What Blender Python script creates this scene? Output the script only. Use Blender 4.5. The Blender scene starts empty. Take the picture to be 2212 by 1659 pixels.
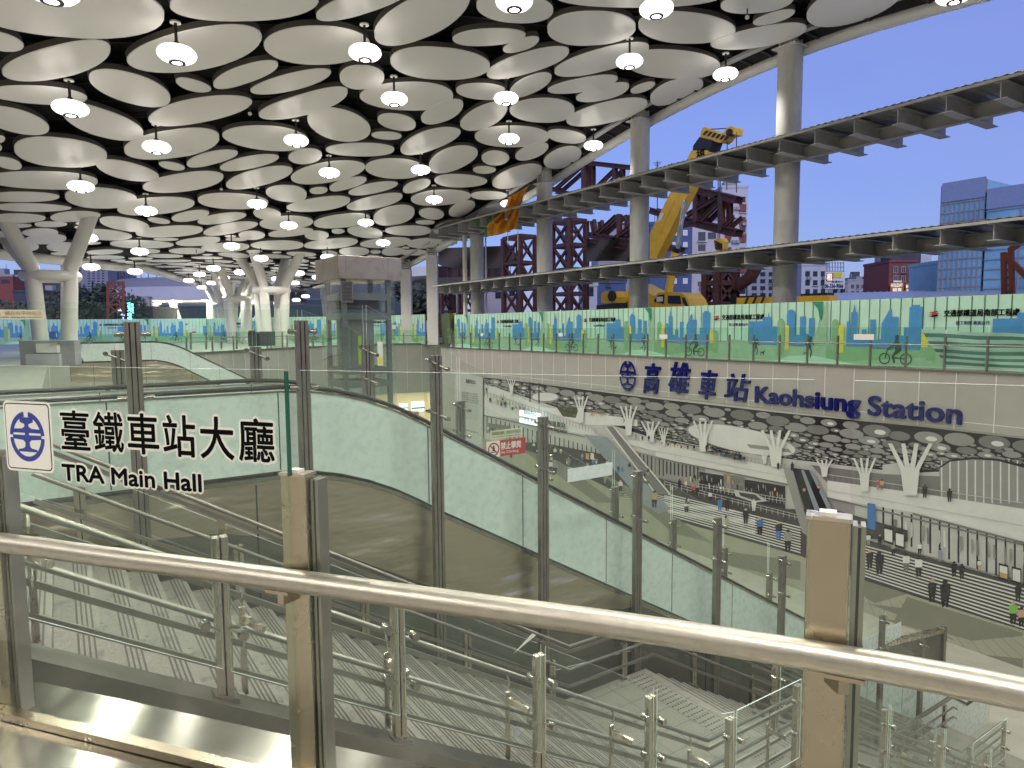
import bpy, bmesh, math, random
from mathutils import Vector, Matrix
random.seed(7)
R_=math.radians
sc=bpy.context.scene
COL=sc.collection
# ---------------- camera ----------------
HGT=1.75; FPX=1475.0; CXP,CYP=1106.0,829.5          # picture frame 2212 x 1659
YAW,PITCH,ROLL=33.6,4.85,-0.45
RM=(Matrix.Rotation(R_(-YAW),3,'Z')@Matrix.Rotation(R_(90-PITCH),3,'X')@Matrix.Rotation(R_(ROLL),3,'Z'))
cd=bpy.data.cameras.new('camera'); cam=bpy.data.objects.new('camera',cd); COL.objects.link(cam)
cd.sensor_width=36.0; cd.lens=FPX/2212*36.0; cd.clip_start=.05; cd.clip_end=6000
cam.matrix_world=Matrix.Translation((0,0,HGT))@RM.to_4x4()
sc.camera=cam
# ---------------- dusk sky, last light, exposure ----------------
w=bpy.data.worlds.new('World'); sc.world=w; w.use_nodes=True
nt=w.node_tree; bgn=nt.nodes['Background']
sky=nt.nodes.new('ShaderNodeTexSky'); sky.sky_type='NISHITA'; sky.sun_disc=False
sky.sun_elevation=R_(6.0); sky.sun_rotation=R_(200); sky.ozone_density=6.0; sky.air_density=1.0; sky.dust_density=.6
tint=nt.nodes.new('ShaderNodeMix'); tint.data_type='RGBA'; tint.blend_type='MULTIPLY'; tint.inputs[0].default_value=1.0
tint.inputs[7].default_value=(1.08,.74,.68,1)
nt.links.new(sky.outputs[0],tint.inputs[6]); dusk=nt.nodes.new('ShaderNodeMix'); dusk.data_type='RGBA'; dusk.inputs[0].default_value=.78; dusk.inputs[7].default_value=(.48,.57,1.38,1)
nt.links.new(tint.outputs[2],dusk.inputs[6])
wtc=nt.nodes.new('ShaderNodeTexCoord'); wsp=nt.nodes.new('ShaderNodeSeparateXYZ'); nt.links.new(wtc.outputs['Generated'],wsp.inputs[0])
wrp=nt.nodes.new('ShaderNodeValToRGB'); nt.links.new(wsp.outputs[2],wrp.inputs[0]); e_=wrp.color_ramp.elements
e_[0].position=.0; e_[0].color=(.62,.64,1.22,1); e_[1].position=.5; e_[1].color=(.37,.47,1.25,1); q_=e_.new(.16); q_.color=(.50,.56,1.25,1)
wmp=nt.nodes.new('ShaderNodeMapping'); wmp.inputs['Scale'].default_value=(1.5,1.5,7); nt.links.new(wtc.outputs['Generated'],wmp.inputs[0])
wnz=nt.nodes.new('ShaderNodeTexNoise'); wnz.inputs['Scale'].default_value=1.6; wnz.inputs['Detail'].default_value=5; nt.links.new(wmp.outputs[0],wnz.inputs['Vector'])
wmr=nt.nodes.new('ShaderNodeMapRange'); wmr.inputs[1].default_value=.45; wmr.inputs[2].default_value=.8; wmr.inputs[4].default_value=.30; nt.links.new(wnz.outputs['Fac'],wmr.inputs[0])
wcl=nt.nodes.new('ShaderNodeMix'); wcl.data_type='RGBA'; wcl.inputs[7].default_value=(.68,.68,1.2,1); nt.links.new(wmr.outputs[0],wcl.inputs[0]); nt.links.new(wrp.outputs[0],wcl.inputs[6]); nt.links.new(wcl.outputs[2],dusk.inputs[7])
nt.links.new(dusk.outputs[2],bgn.inputs[0]); bgn.inputs[1].default_value=.15
sd=bpy.data.lights.new('sun','SUN'); sd.energy=.36; sd.angle=R_(40); sd.color=(.92,.90,1)
so=bpy.data.objects.new('sun',sd); COL.objects.link(so); so.rotation_euler=(R_(55),0,R_(-33))
sc.view_settings.view_transform='Standard'; sc.view_settings.look='None'; sc.view_settings.exposure=2.0; sc.view_settings.gamma=1
sc.cycles.transparent_max_bounces=40; sc.cycles.max_bounces=8; sc.cycles.glossy_bounces=4; sc.cycles.diffuse_bounces=3
sc.cycles.sample_clamp_indirect=4.0
# ---------------- picture rays to places ----------------
EYE=Vector((0,0,HGT))
def ray(x,y): return RM@Vector(((x-CXP)/FPX,-(y-CYP)/FPX,-1.0))
def at_x(x,y,X): d=ray(x,y); return EYE+d*(X/d.x)
def at_y(x,y,Y): d=ray(x,y); return EYE+d*(Y/d.y)
def at_z(x,y,Z): d=ray(x,y); return EYE+d*((Z-HGT)/d.z)
FW=Vector((math.sin(R_(YAW)),math.cos(R_(YAW)),0)); RT=Vector((FW.y,-FW.x,0)); UP=Vector((0,0,1))
def at_d(x,y,D): d=ray(x,y); return EYE+d*(D/d.dot(FW))
# ---------------- materials ----------------
MATS={}
def mat(name,col,rough=.6,metal=0.0,var=.08,scale=3.0,bump=0.0,bscale=30.0,bdist=.02,coat=0.0,spec=.5,aniso=0.0,rvar=0.0,stretch=None,tangent=None,transl=0,emit=None,estr=0.0,wear=None):
    m=bpy.data.materials.new(name); m.use_nodes=True; n=m.node_tree; L=n.links
    b=n.nodes['Principled BSDF']; b.inputs['Roughness'].default_value=rough; b.inputs['Metallic'].default_value=metal
    b.inputs['Specular IOR Level'].default_value=spec; b.inputs['Coat Weight'].default_value=coat; b.inputs['Anisotropic'].default_value=aniso
    tc=n.nodes.new('ShaderNodeTexCoord'); vec=tc.outputs['Object']
    if stretch:
        mp=n.nodes.new('ShaderNodeMapping'); mp.inputs['Scale'].default_value=stretch[:3]
        if len(stretch)>3: mp.vector_type='TEXTURE'; mp.inputs['Scale'].default_value=[1/q for q in stretch[:3]]; mp.inputs['Rotation'].default_value=(0,0,R_(stretch[3]))
        L.new(vec,mp.inputs[0]); vec=mp.outputs[0]
    nz=n.nodes.new('ShaderNodeTexNoise'); nz.inputs['Scale'].default_value=scale; nz.inputs['Detail'].default_value=6; nz.inputs['Roughness'].default_value=.6
    L.new(vec,nz.inputs['Vector'])
    rp=n.nodes.new('ShaderNodeValToRGB'); rp.color_ramp.elements[0].position=.3; rp.color_ramp.elements[1].position=.7
    c=col
    rp.color_ramp.elements[0].color=(max(0,c[0]*(1-var)),max(0,c[1]*(1-var)),max(0,c[2]*(1-var)),1)
    rp.color_ramp.elements[1].color=(min(1,c[0]*(1+var)),min(1,c[1]*(1+var)),min(1,c[2]*(1+var)),1)
    L.new(nz.outputs['Fac'],rp.inputs[0]); out=rp.outputs[0]
    if wear:
        n2=n.nodes.new('ShaderNodeTexNoise'); n2.inputs['Scale'].default_value=wear[1]; n2.inputs['Detail'].default_value=9; n2.inputs['Roughness'].default_value=.7
        L.new(vec,n2.inputs['Vector'])
        r2=n.nodes.new('ShaderNodeValToRGB'); r2.color_ramp.elements[0].position=wear[2]; r2.color_ramp.elements[1].position=min(1,wear[2]+.14)
        L.new(n2.outputs['Fac'],r2.inputs[0])
        mx=n.nodes.new('ShaderNodeMix'); mx.data_type='RGBA'; L.new(r2.outputs[0],mx.inputs[0]); L.new(out,mx.inputs[6]); mx.inputs[7].default_value=(*wear[0],1); out=mx.outputs[2]
    L.new(out,b.inputs['Base Color'])
    if rvar:
        mr=n.nodes.new('ShaderNodeMapRange'); mr.inputs[3].default_value=max(0.02,rough-rvar); mr.inputs[4].default_value=min(1,rough+rvar); L.new(nz.outputs['Fac'],mr.inputs[0]); L.new(mr.outputs[0],b.inputs['Roughness'])
    if bump:
        nb=n.nodes.new('ShaderNodeTexNoise'); nb.inputs['Scale'].default_value=bscale; nb.inputs['Detail'].default_value=4; L.new(vec,nb.inputs['Vector'])
        bp=n.nodes.new('ShaderNodeBump'); bp.inputs['Strength'].default_value=bump; bp.inputs['Distance'].default_value=bdist; L.new(nb.outputs['Fac'],bp.inputs['Height']); L.new(bp.outputs[0],b.inputs['Normal'])
    if tangent: cb=n.nodes.new('ShaderNodeCombineXYZ'); cb.inputs[0].default_value,cb.inputs[1].default_value,cb.inputs[2].default_value=tangent; L.new(cb.outputs[0],b.inputs['Tangent'])
    if emit: b.inputs['Emission Color'].default_value=(*emit,1); b.inputs['Emission Strength'].default_value=estr
    if transl:
        tr=n.nodes.new('ShaderNodeBsdfTranslucent'); L.new(out,tr.inputs[0]); ms=n.nodes.new('ShaderNodeMixShader'); ms.inputs[0].default_value=transl; L.new(b.outputs[0],ms.inputs[1]); L.new(tr.outputs[0],ms.inputs[2]); L.new(ms.outputs[0],n.nodes['Material Output'].inputs[0])
    MATS[name]=m; return m
def glass(name,tintc,refl=1.0,rough=.0):
    m=bpy.data.materials.new(name); m.use_nodes=True; n=m.node_tree; L=n.links; n.nodes.clear()
    o=n.nodes.new('ShaderNodeOutputMaterial'); t=n.nodes.new('ShaderNodeBsdfTransparent'); t.inputs[0].default_value=(*tintc,1)
    g=n.nodes.new('ShaderNodeBsdfGlossy'); g.inputs['Roughness'].default_value=rough; g.inputs[0].default_value=(refl,refl,refl,1)
    vd=n.nodes.new('ShaderNodeBsdfDiffuse'); vd.inputs[0].default_value=(.75,.88,.82,1); vt=n.nodes.new('ShaderNodeMixShader'); vt.inputs[0].default_value=.007; L.new(t.outputs[0],vt.inputs[1]); L.new(vd.outputs[0],vt.inputs[2])
    f=n.nodes.new('ShaderNodeFresnel'); f.inputs[0].default_value=1.45
    ge=n.nodes.new('ShaderNodeNewGeometry'); sb=n.nodes.new('ShaderNodeMath'); sb.operation='SUBTRACT'; sb.inputs[0].default_value=1.0; L.new(ge.outputs['Backfacing'],sb.inputs[1]); mu_=n.nodes.new('ShaderNodeMath'); mu_.operation='MULTIPLY'; L.new(f.outputs[0],mu_.inputs[0]); L.new(sb.outputs[0],mu_.inputs[1])
    mx=n.nodes.new('ShaderNodeMixShader'); L.new(mu_.outputs[0],mx.inputs[0]); L.new(vt.outputs[0],mx.inputs[1]); L.new(g.outputs[0],mx.inputs[2]); L.new(mx.outputs[0],o.inputs[0])
    MATS[name]=m; return m
def emis(name,col,s):
    m=bpy.data.materials.new(name); m.use_nodes=True; n=m.node_tree; n.nodes.clear()
    o=n.nodes.new('ShaderNodeOutputMaterial'); e=n.nodes.new('ShaderNodeEmission'); e.inputs[0].default_value=(*col,1); e.inputs[1].default_value=s
    n.links.new(e.outputs[0],o.inputs[0]); MATS[name]=m; return m
LAMP=.80
M_globe=emis('lamp_opal_glass',(1,.94,.86),LAMP)
M_lens=emis('lamp_lens',(1,.96,.9),6.0)
M_disc=mat('disc_paint',(.80,.795,.76),.30,var=.015,scale=.5,spec=.45,bump=.02,bscale=3)
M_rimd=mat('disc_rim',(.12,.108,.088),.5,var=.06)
M_black=mat('ceiling_black',(.012,.012,.012),.9)
M_blk=mat('black_metal',(.02,.02,.02),.5)
M_rub=mat('black_rubber',(.012,.012,.013),.35)
M_white=mat('white_tube_paint',(.72,.71,.66),.3,var=.05,scale=.8,rvar=.06)
M_conc=mat('column_concrete',(.52,.52,.495),.6,var=.22,scale=1.1,stretch=(1,1,.35),bump=.15,bscale=9,wear=((.30,.29,.26),2.2,.66))
M_steel=mat('brushed_steel',(.56,.51,.43),.27,1.0,var=.07,scale=6,rvar=.07,stretch=(1,1,.15),bump=.03,bscale=60)
M_pipe=mat('brushed_pipe',(.50,.47,.41),.42,1.0,var=.08,scale=30,rvar=.06,bump=.04,bscale=90)
M_post=mat('brushed_post',(.43,.375,.285),.27,1.0,var=.04,scale=3,rvar=.05)
M_dsteel=mat('dull_steel',(.30,.285,.25),.38,.9,var=.12,scale=5,rvar=.08)
M_clad=mat('cladding_steel',(.72,.60,.48),.32,1.0,var=.08,scale=.8,rvar=.06,bump=1.0,bscale=.8,bdist=.22,stretch=(.5,1,1.6))
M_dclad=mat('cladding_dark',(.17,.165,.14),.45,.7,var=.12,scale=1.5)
M_plate=mat('plinth_steel',(.44,.425,.38),.20,1.0,var=.05,scale=2,rvar=.05,bump=.05,bscale=40)
M_plinth=mat('plinth_sheet',(.36,.35,.31),.20,1.0,var=.08,scale=2.2,rvar=.05,bump=.10,bscale=1.6,aniso=.93,tangent=(.79,.615,0))
M_glass=glass('clear_glass',(.955,.985,.965))
M_gglass=glass('green_glass',(.86,.95,.90))
M_edge=mat('glass_edge',(.82,.93,.88),.2,var=.05,emit=None)
M_edged=mat('glass_edge_deep',(.012,.09,.06),.15,var=.1)
M_frost=mat('frosted_panel',(.68,.755,.735),.28,var=.05,scale=9,rvar=.08,wear=((.57,.67,.645),26,.60))
M_tile=mat('court_tile',(.40,.385,.34),.5,var=.1,scale=2)
M_step=mat('granite_step',(.235,.225,.195),.7,var=.22,scale=60,bump=.3,bscale=120,wear=((.135,.13,.115),5,.55))
M_groove=mat('step_groove',(.085,.082,.072),.8)
M_panel=mat('fascia_panel',(.37,.36,.325),.55,var=.05,scale=1.0)
M_seam=mat('pale_seam',(.74,.73,.69),.5)
M_navy=mat('navy_letter',(.008,.012,.12),.7,var=.1,spec=.05)
M_navyw=mat('letter_side',(.35,.35,.42),.4)
M_ink=mat('sign_ink',(.004,.004,.004),.9,spec=.05)
M_paper=mat('sign_white',(.78,.77,.72),.5,var=.03)
M_blue=mat('emblem_blue',(.02,.045,.30),.4)
M_red=mat('sign_red',(.45,.025,.03),.45)
M_floor=mat('plaza_paving',(.31,.30,.265),.55,var=.14,scale=1.4,bump=.1,bscale=12)
M_asph=mat('asphalt',(.05,.05,.052),.85,var=.2,scale=2)
M_mint=mat('hoarding_mint',(.50,.76,.61),.5,var=.06,scale=1.2,bump=.05,bscale=3,wear=((.40,.58,.47),2.0,.66))
M_hblue=mat('hoarding_blue',(.07,.28,.58),.5,var=.08,scale=2)
M_hyel=mat('hoarding_yellow',(.75,.66,.06),.5)
M_hol=mat('hoarding_olive',(.24,.45,.24),.5)
M_hgr=mat('hoarding_green',(.34,.53,.36),.5,var=.08)
M_hgr2=mat('hoarding_dark_green',(.03,.27,.15),.5)
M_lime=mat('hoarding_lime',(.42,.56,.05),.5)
M_dol=mat('hoarding_shadow_lime',(.10,.17,.02),.5)  # hoarding lime with the return panel's shade put into the colour
M_fig=mat('hoarding_figure',(.05,.10,.08),.7,spec=.1)
M_seamd=mat('hoarding_seam',(.05,.12,.09),.7)
M_deck=mat('deck_steel',(.42,.42,.405),.5,.1,var=.1,scale=2,wear=((.28,.26,.22),3,.66))
M_corr=mat('corrugated_sheet',(.36,.36,.34),.35,.7,var=.1,scale=3)
M_rust=mat('red_oxide_steel',(.095,.038,.030),.6,.0,var=.3,scale=2,wear=((.045,.022,.018),3,.58))
M_rust2=mat('bright_oxide_steel',(.20,.05,.03),.55,.1,var=.2,scale=2)
M_net=mat('debris_net',(.10,.075,.05),.9,var=.3,scale=8)
M_cran=mat('crane_yellow',(.80,.47,.035),.4,var=.10,scale=1.5,wear=((.35,.2,.03),3,.68))
M_chrome=mat('chrome_rod',(.7,.7,.72),.12,1.0)
M_win=mat('dark_window',(.03,.04,.06),.12,var=.3,scale=2)
M_tarp=mat('orange_tarp',(1.0,.46,.06),.3,transl=.5,var=.2,scale=1.5,bump=.4,bscale=4)
M_gtarp=mat('green_tarp',(.03,.20,.03),.5,var=.2)
# ---------------- mesh builder ----------------
def V(*a): return Vector(a)
class MB:
    def __init__(s): s.v=[]; s.f=[]; s.m=[]; s.mats=[]
    def mi(s,m):
        if m not in s.mats: s.mats.append(m)
        return s.mats.index(m)
    def add(s,vs,fs,m):
        k=len(s.v); i=s.mi(m); s.v+= [Vector(p) for p in vs]
        for f in fs: s.f.append([k+j for j in f]); s.m.append(i)
        return s
    def box(s,a,b,m): 
        x0,y0,z0=a; x1,y1,z1=b
        return s.obox(((x0+x1)/2,(y0+y1)/2,(z0+z1)/2),V(abs(x1-x0)/2,0,0),V(0,abs(y1-y0)/2,0),V(0,0,abs(z1-z0)/2),m)
    def obox(s,c,ax,ay,az,m,em=None):
        c=Vector(c); p=[c+ax*i+ay*j+az*k for k in(-1,1) for j in(-1,1) for i in(-1,1)]
        fs=[(0,2,3,1),(4,5,7,6),(0,1,5,4),(2,6,7,3),(0,4,6,2),(1,3,7,5)]
        if em is None: return s.add(p,fs,m)
        if em.name.startswith('glass_edge'): s.add(p,fs[2:],m); return s.add(p,fs[:2],em)
        # em: material for the four narrow sides (ax ends and az ends), m for the +-ay faces
        s.add(p,[fs[2],fs[3]],m); return s.add(p,[fs[0],fs[1],fs[4],fs[5]],em)
    def bar(s,a,b,w,h,m,up=None):
        a=Vector(a); b=Vector(b); d=(b-a); l=d.length
        if l<1e-6: return s
        d/=l; u=Vector(up) if up is not None else UP
        if abs(d.dot(u))>.99: u=V(1,0,0)
        sx=d.cross(u).normalized(); uu=sx.cross(d)
        return s.obox((a+b)/2,sx*(w/2),d*(l/2),uu*(h/2),m)
    def ibeam(s,a,b,w,h,t,m,up=None):
        a=Vector(a); b=Vector(b); d=(b-a).normalized(); u=Vector(up) if up is not None else UP
        if abs(d.dot(u))>.99: u=V(1,0,0)
        sx=d.cross(u).normalized(); uu=sx.cross(d)
        for q in(-1,1): s.bar(a+uu*q*(h-t)/2,b+uu*q*(h-t)/2,w,t,m,up=uu)
        return s.bar(a,b,t,h-2*t,m,up=uu)
    def tube(s,pts,r,m,n=14,cap=True):
        pts=[Vector(p) for p in pts]; rs=r if isinstance(r,(list,tuple)) else [r]*len(pts)
        ring=[]; vs=[]; prev=None
        for i,p in enumerate(pts):
            d=(pts[min(i+1,len(pts)-1)]-pts[max(i-1,0)]).normalized()
            if prev is None:
                u=UP if abs(d.z)<.9 else V(1,0,0); x=d.cross(u).normalized()
            else: x=(prev-d*prev.dot(d)).normalized()
            prev=x; y=d.cross(x)
            vs+=[p+(x*math.cos(2*math.pi*k/n)+y*math.sin(2*math.pi*k/n))*rs[i] for k in range(n)]
        fs=[(i*n+k,i*n+(k+1)%n,(i+1)*n+(k+1)%n,(i+1)*n+k) for i in range(len(pts)-1) for k in range(n)]
        if cap: fs+=[tuple(reversed(range(n))),tuple((len(pts)-1)*n+k for k in range(n))]
        return s.add(vs,fs,m)
    def lathe(s,c,prof,m,n=28):
        c=Vector(c); vs=[]; 
        for r,z in prof: vs+=[c+V(r*math.cos(2*math.pi*k/n),r*math.sin(2*math.pi*k/n),z) for k in range(n)]
        fs=[(i*n+k,i*n+(k+1)%n,(i+1)*n+(k+1)%n,(i+1)*n+k) for i in range(len(prof)-1) for k in range(n)]
        if prof[0][0]>1e-4: fs.append(tuple(reversed(range(n))))
        if prof[-1][0]>1e-4: fs.append(tuple((len(prof)-1)*n+k for k in range(n)))
        return s.add(vs,fs,m)
    def prism(s,pts,o,ex,ey,d,m,side=None):
        # pts: polygon in (ex,ey), extruded from o by d along ex x ey
        o=Vector(o); ex=Vector(ex); ey=Vector(ey); nn=ex.cross(ey).normalized()
        ar=sum(pts[i][0]*pts[(i+1)%len(pts)][1]-pts[(i+1)%len(pts)][0]*pts[i][1] for i in range(len(pts)))
        if ar<0: pts=pts[::-1]
        a=[o+ex*x+ey*y for x,y in pts]; b=[p+nn*d for p in a]; n=len(a)
        if d<0: a,b=b,a
        s.add(a+b,[tuple(reversed(range(n))),tuple(range(n,2*n))],m)
        return s.add(a+b,[(i,(i+1)%n,n+(i+1)%n,n+i) for i in range(n)],side or m)
    def sheet(s,pts,m): return s.add(pts,[tuple(range(len(pts)))],m)
    def build(s,name,parent=None,smooth=False,loc=None,bevel=0):
        o=Vector((0,0,0))
        if parent is not None: o=WL[parent.name]
        elif loc is not None: o=Vector(loc)
        me=bpy.data.meshes.new(name); me.from_pydata([tuple(p-o) for p in s.v],[],s.f)
        for m in s.mats: me.materials.append(m)
        me.polygons.foreach_set('material_index',s.m)
        if smooth: me.polygons.foreach_set('use_smooth',[True]*len(s.f))
        me.update()
        if smooth: me.set_sharp_from_angle(angle=R_(35))
        ob=bpy.data.objects.new(name,me); COL.objects.link(ob)
        if parent is not None: ob.parent=parent
        else: ob.location=o
        WL[ob.name]=o
        if bevel:
            bv=ob.modifiers.new('bevel','BEVEL'); bv.width=bevel; bv.segments=2; bv.limit_method='ANGLE'
        return ob
WL={}
def tag(o,label=None,cat=None,group=None,kind=None):
    if label: o['label']=label
    if cat: o['category']=cat
    if group: o['group']=group
    if kind: o['kind']=kind
    return o
def thing(name,label,cat,loc,group=None):
    o=bpy.data.objects.new(name,None); COL.objects.link(o); o.location=Vector(loc); o.empty_display_size=.3
    WL[o.name]=Vector(loc); return tag(o,label,cat,group)
def copy_tree(src,loc,label=None,group=None,rot=None):
    r=src.copy(); COL.objects.link(r); r.location=loc
    if rot is not None: r.rotation_euler=(0,0,rot)
    if label: r['label']=label
    if group: r['group']=group
    for ch in list(src.children):
        c=ch.copy(); COL.objects.link(c); c.parent=r
        for g in list(ch.children):
            d=g.copy(); COL.objects.link(d); d.parent=c
    WL[r.name]=Vector(loc); return r
# ---------------- lettering ----------------
TXT={}
def glyphs(s,bold=0.0,depth=0.0,shear=0.0):
    k=(s,bold,depth,shear)
    if k in TXT: return TXT[k]
    cu=bpy.data.curves.new('lettering','FONT'); cu.body=s; cu.size=1; cu.offset=bold; cu.extrude=depth; cu.shear=shear; cu.resolution_u=4; cu.fill_mode='BOTH'
    ob=bpy.data.objects.new('lettering',cu); COL.objects.link(ob)
    dg=bpy.context.evaluated_depsgraph_get(); ev=ob.evaluated_get(dg); me=ev.to_mesh()
    vs=[v.co.copy() for v in me.vertices]; fs=[tuple(p.vertices) for p in me.polygons]
    ev.to_mesh_clear(); bpy.data.objects.remove(ob); bpy.data.curves.remove(cu)
    TXT[k]=(vs,fs); return vs,fs
def letter(mb,s,o,ex,ey,w,h,m,bold=0.0,depth=0.0,lift=0.0,ref=None,shear=0.0):
    """writing s in the box w x h whose lower left corner is o; bold thickens the strokes (share of the height)"""
    vs,fs=glyphs(s,0.0,depth/2/max(h,1e-6) if depth else 0.0,shear)
    if not vs: return
    x0=min(v.x for v in vs); x1=max(v.x for v in vs); y0=min(v.y for v in vs); y1=max(v.y for v in vs)
    ex=Vector(ex); ey=Vector(ey); nn=ex.cross(ey).normalized(); o=Vector(o); zs=h; r=bold*h
    sh=[(0,0)]+([(r*math.cos(k*math.pi/4),r*math.sin(k*math.pi/4)) for k in range(8)] if bold>0 else [])
    if bold>.05: sh+=[(r*.5*math.cos(k*math.pi/2),r*.5*math.sin(k*math.pi/2)) for k in range(4)]
    step=max(2e-5,min(.0012,h*.0012))
    for i,(dx,dy) in enumerate(sh):
        mb.add([o+ex*((v.x-x0)/(x1-x0)*w+dx)+ey*((v.y-y0)/(y1-y0)*h+dy)+nn*(lift+i*step+(v.z*zs+depth/2 if depth else 0)) for v in vs],fs,m)
ORD=['first','second','third','fourth','fifth','sixth','seventh','eighth','ninth','tenth','eleventh','twelfth','thirteenth','fourteenth','fifteenth','sixteenth','seventeenth','eighteenth','nineteenth','twentieth']
def emblem(mb,o,ex,ey,w,h,d,m,side=None,lift=0.0):
    """railway emblem: broken oval round a rail section; o = centre"""
    ex=Vector(ex); ey=Vector(ey); nn=ex.cross(ey).normalized(); o=Vector(o)+nn*lift
    def arc(a0,a1,r0,r1,n=22):
        return [(.5*math.cos(R_(a0+(a1-a0)*i/n))*r1,.5*math.sin(R_(a0+(a1-a0)*i/n))*r1) for i in range(n+1)],[(.5*math.cos(R_(a0+(a1-a0)*i/n))*r0,.5*math.sin(R_(a0+(a1-a0)*i/n))*r0) for i in range(n+1)]
    for a0,a1 in((98,176.5),(82,3.5),(183.5,356.5)):
        ou,inn=arc(a0,a1,.80,1.0); P=[(x*w,y*h) for x,y in ou+inn[::-1]]; mb.prism(P,o,ex,ey,d,m,side)
    S=lambda pts:mb.prism([(x*w,y*h) for x,y in pts],o,ex,ey,d,m,side)
    S([(-.40,.075),(-.40,.15),(-.14,.16),(-.06,.20),(-.06,.25),(-.19,.29),(-.19,.36),(-.13,.385),(.13,.385),(.19,.36),(.19,.29),(.06,.25),(.06,.20),(.14,.16),(.40,.15),(.40,.075)][::-1])
    S([(-.06,.03),(-.06,.075),(.06,.075),(.06,.03)]) 
    S([(-.42,.03),(.42,.03),(.40,-.05),(.12,-.07),(.06,-.12),(.07,-.20),(.12,-.235),(.27,-.26),(.27,-.305),(-.27,-.305),(-.27,-.26),(-.12,-.235),(-.07,-.20),(-.06,-.12),(-.12,-.07),(-.40,-.05)])
# ---------------- ground, court ----------------
def cz(u,v):
    u=min(max(u,-6.),31.5); v=min(max(v,13.),76.); a=u/30; b=v/50
    return 4.1197+8.6037*a+25.7682*b-2.5122*a*a-3.5391*a*b-34.4773*b*b+12.2107*b*b*b
FGP=[V(-1.7,5.5,0),V(-.168,3.631,0),V(.711,2.499,0),V(1.134,1.945,0),V(1.767,1.047,0),V(2.10,.52,0),V(2.42,-.2,0),V(2.62,-1.0,0),V(2.75,-2.2,0)]
hole=[V(-.45,4.4),V(-.45,46),V(1.5,47.5),V(8.75,52.3),V(17.4,60.0),V(23,63.2),V(28,63.9),V(33.9,62.6),V(34,50.2),V(26.02,50),V(26.02,-9),V(4.2,-9),V(3.0,-2.4),V(2.72,-.85),V(2.52,-.1),V(2.24,.6),V(1.88,1.16),V(1.42,1.84),V(.83,2.61),V(-.12,3.84),V(-.45,4.27)]
hole=[V(p.x,p.y,0) for p in hole]
from mathutils.geometry import tessellate_polygon
outer=[V(-900,-300,0),V(1500,-300,0),V(1500,2500,0),V(-900,2500,0)]
tri=tessellate_polygon([outer,hole]); allp=outer+hole
g=MB(); g.add(allp,[tuple(t) for t in tri],M_floor); tag(g.build('ground'),kind='structure')
g=MB(); FLZ=-9.6
g.add([V(-4,-12,FLZ),V(60,-12,FLZ),V(60,95,FLZ),V(-4,95,FLZ)],[(0,1,2,3)],M_tile)
tag(g.build('floor'),kind='structure')
g=MB(); vs=[]
for p in hole[:2]+hole[-7:]: pass
W_=[V(-.45,46,0),V(-.45,4.4,0)]+hole[:15:-1][::1]
for a,b in list(zip(hole[-11:],hole[-10:]))+[(hole[-1],hole[0]),(hole[0],hole[1])]:
    g.add([a+V(0,0,FLZ),b+V(0,0,FLZ),b-V(0,0,.005),a-V(0,0,.005)],[(0,1,2,3)],M_panel)
tag(g.build('wall'),kind='structure')
# ---------------- canopy ----------------
EDGE=[(31.2,-34),(31.2,-20),(31.2,-8),(31.2,10),(30.95,20),(31.0,25),(31.05,30),(31.2,36),(31.3,42),(31.05,47.6),(30.55,53.7),(30.6,60),(30.9,68),(32,80),(33,112)]
LEFT=[(20,116),(16.6,106),(8.1,79.2),(5.2,72),(2.7,66),(.2,62.3),(-2.9,58),(-7,54),(-16,49),(-34,44),(-34,-34)]
CPOLY=EDGE+LEFT
def inside(x,y,P=CPOLY):
    c=False; j=len(P)-1
    for i in range(len(P)):
        if (P[i][1]>y)!=(P[j][1]>y) and x<(P[j][0]-P[i][0])*(y-P[i][1])/(P[j][1]-P[i][1])+P[i][0]: c=not c
        j=i
    return c
mb=MB(); st=2.0; idx={}
for i in range(-18,18):
    for j in range(-18,60):
        x,y=i*st,j*st
        if all(inside(x+a*st*.98,y+b*st*.98) for a in(0.02,1) for b in(0.02,1)):
            q=[]
            for a,b in((0,0),(0,1),(1,1),(1,0)):
                k=(i+a,j+b)
                if k not in idx: idx[k]=len(mb.v); mb.v.append(V(k[0]*st,k[1]*st,cz(k[0]*st,k[1]*st)+1.9))
                q.append(idx[k])
            mb.f.append(q); mb.m.append(mb.mi(M_black))
# dark underside frames seen between the discs
for j in range(-2,56,1):
    v=j*2.0+1
    if 10<v<100:
        pts=[(u,v) for u in range(-14,31,3) if inside(u,v)]
        for a,b in zip(pts,pts[1:]): mb.bar((a[0],a[1],cz(*a)+1.72),(b[0],b[1],cz(*b)+1.72),.10,.14,M_blk)
def ribbon(E,sg):
    P=[]
    for i in range(len(E)-1):
        for k in range(6): a=k/6; P.append((E[i][0]*(1-a)+E[i+1][0]*a,E[i][1]*(1-a)+E[i+1][1]*a))
    P.append(E[-1]); vs=[]
    for i,(x,y) in enumerate(P):
        a=P[max(i-1,0)]; b=P[min(i+1,len(P)-1)]; d=V(b[0]-a[0],b[1]-a[1],0).normalized(); n_=V(-d.y,d.x,0)*1.0
        z=cz(x,y); vs+=[V(x,y,z+.78)-n_*.33,V(x,y,z+1.45)+n_*1.2,V(x,y,z+1.93)+n_*3.4]
    n=len(P); mb.add(vs,[f for i in range(n-1) for f in((3*i,3*i+3,3*i+4,3*i+1),(3*i+1,3*i+4,3*i+5,3*i+2))],M_black)
ribbon(EDGE,1); ribbon(LEFT,1)
ceil=tag(mb.build('ceiling'),kind='structure')
t=thing('canopy_edge_beam','long curved white tube beam along the roof edge above the concrete columns','beam',(31,20,14.5))
mb=MB(); pts=[]
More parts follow.
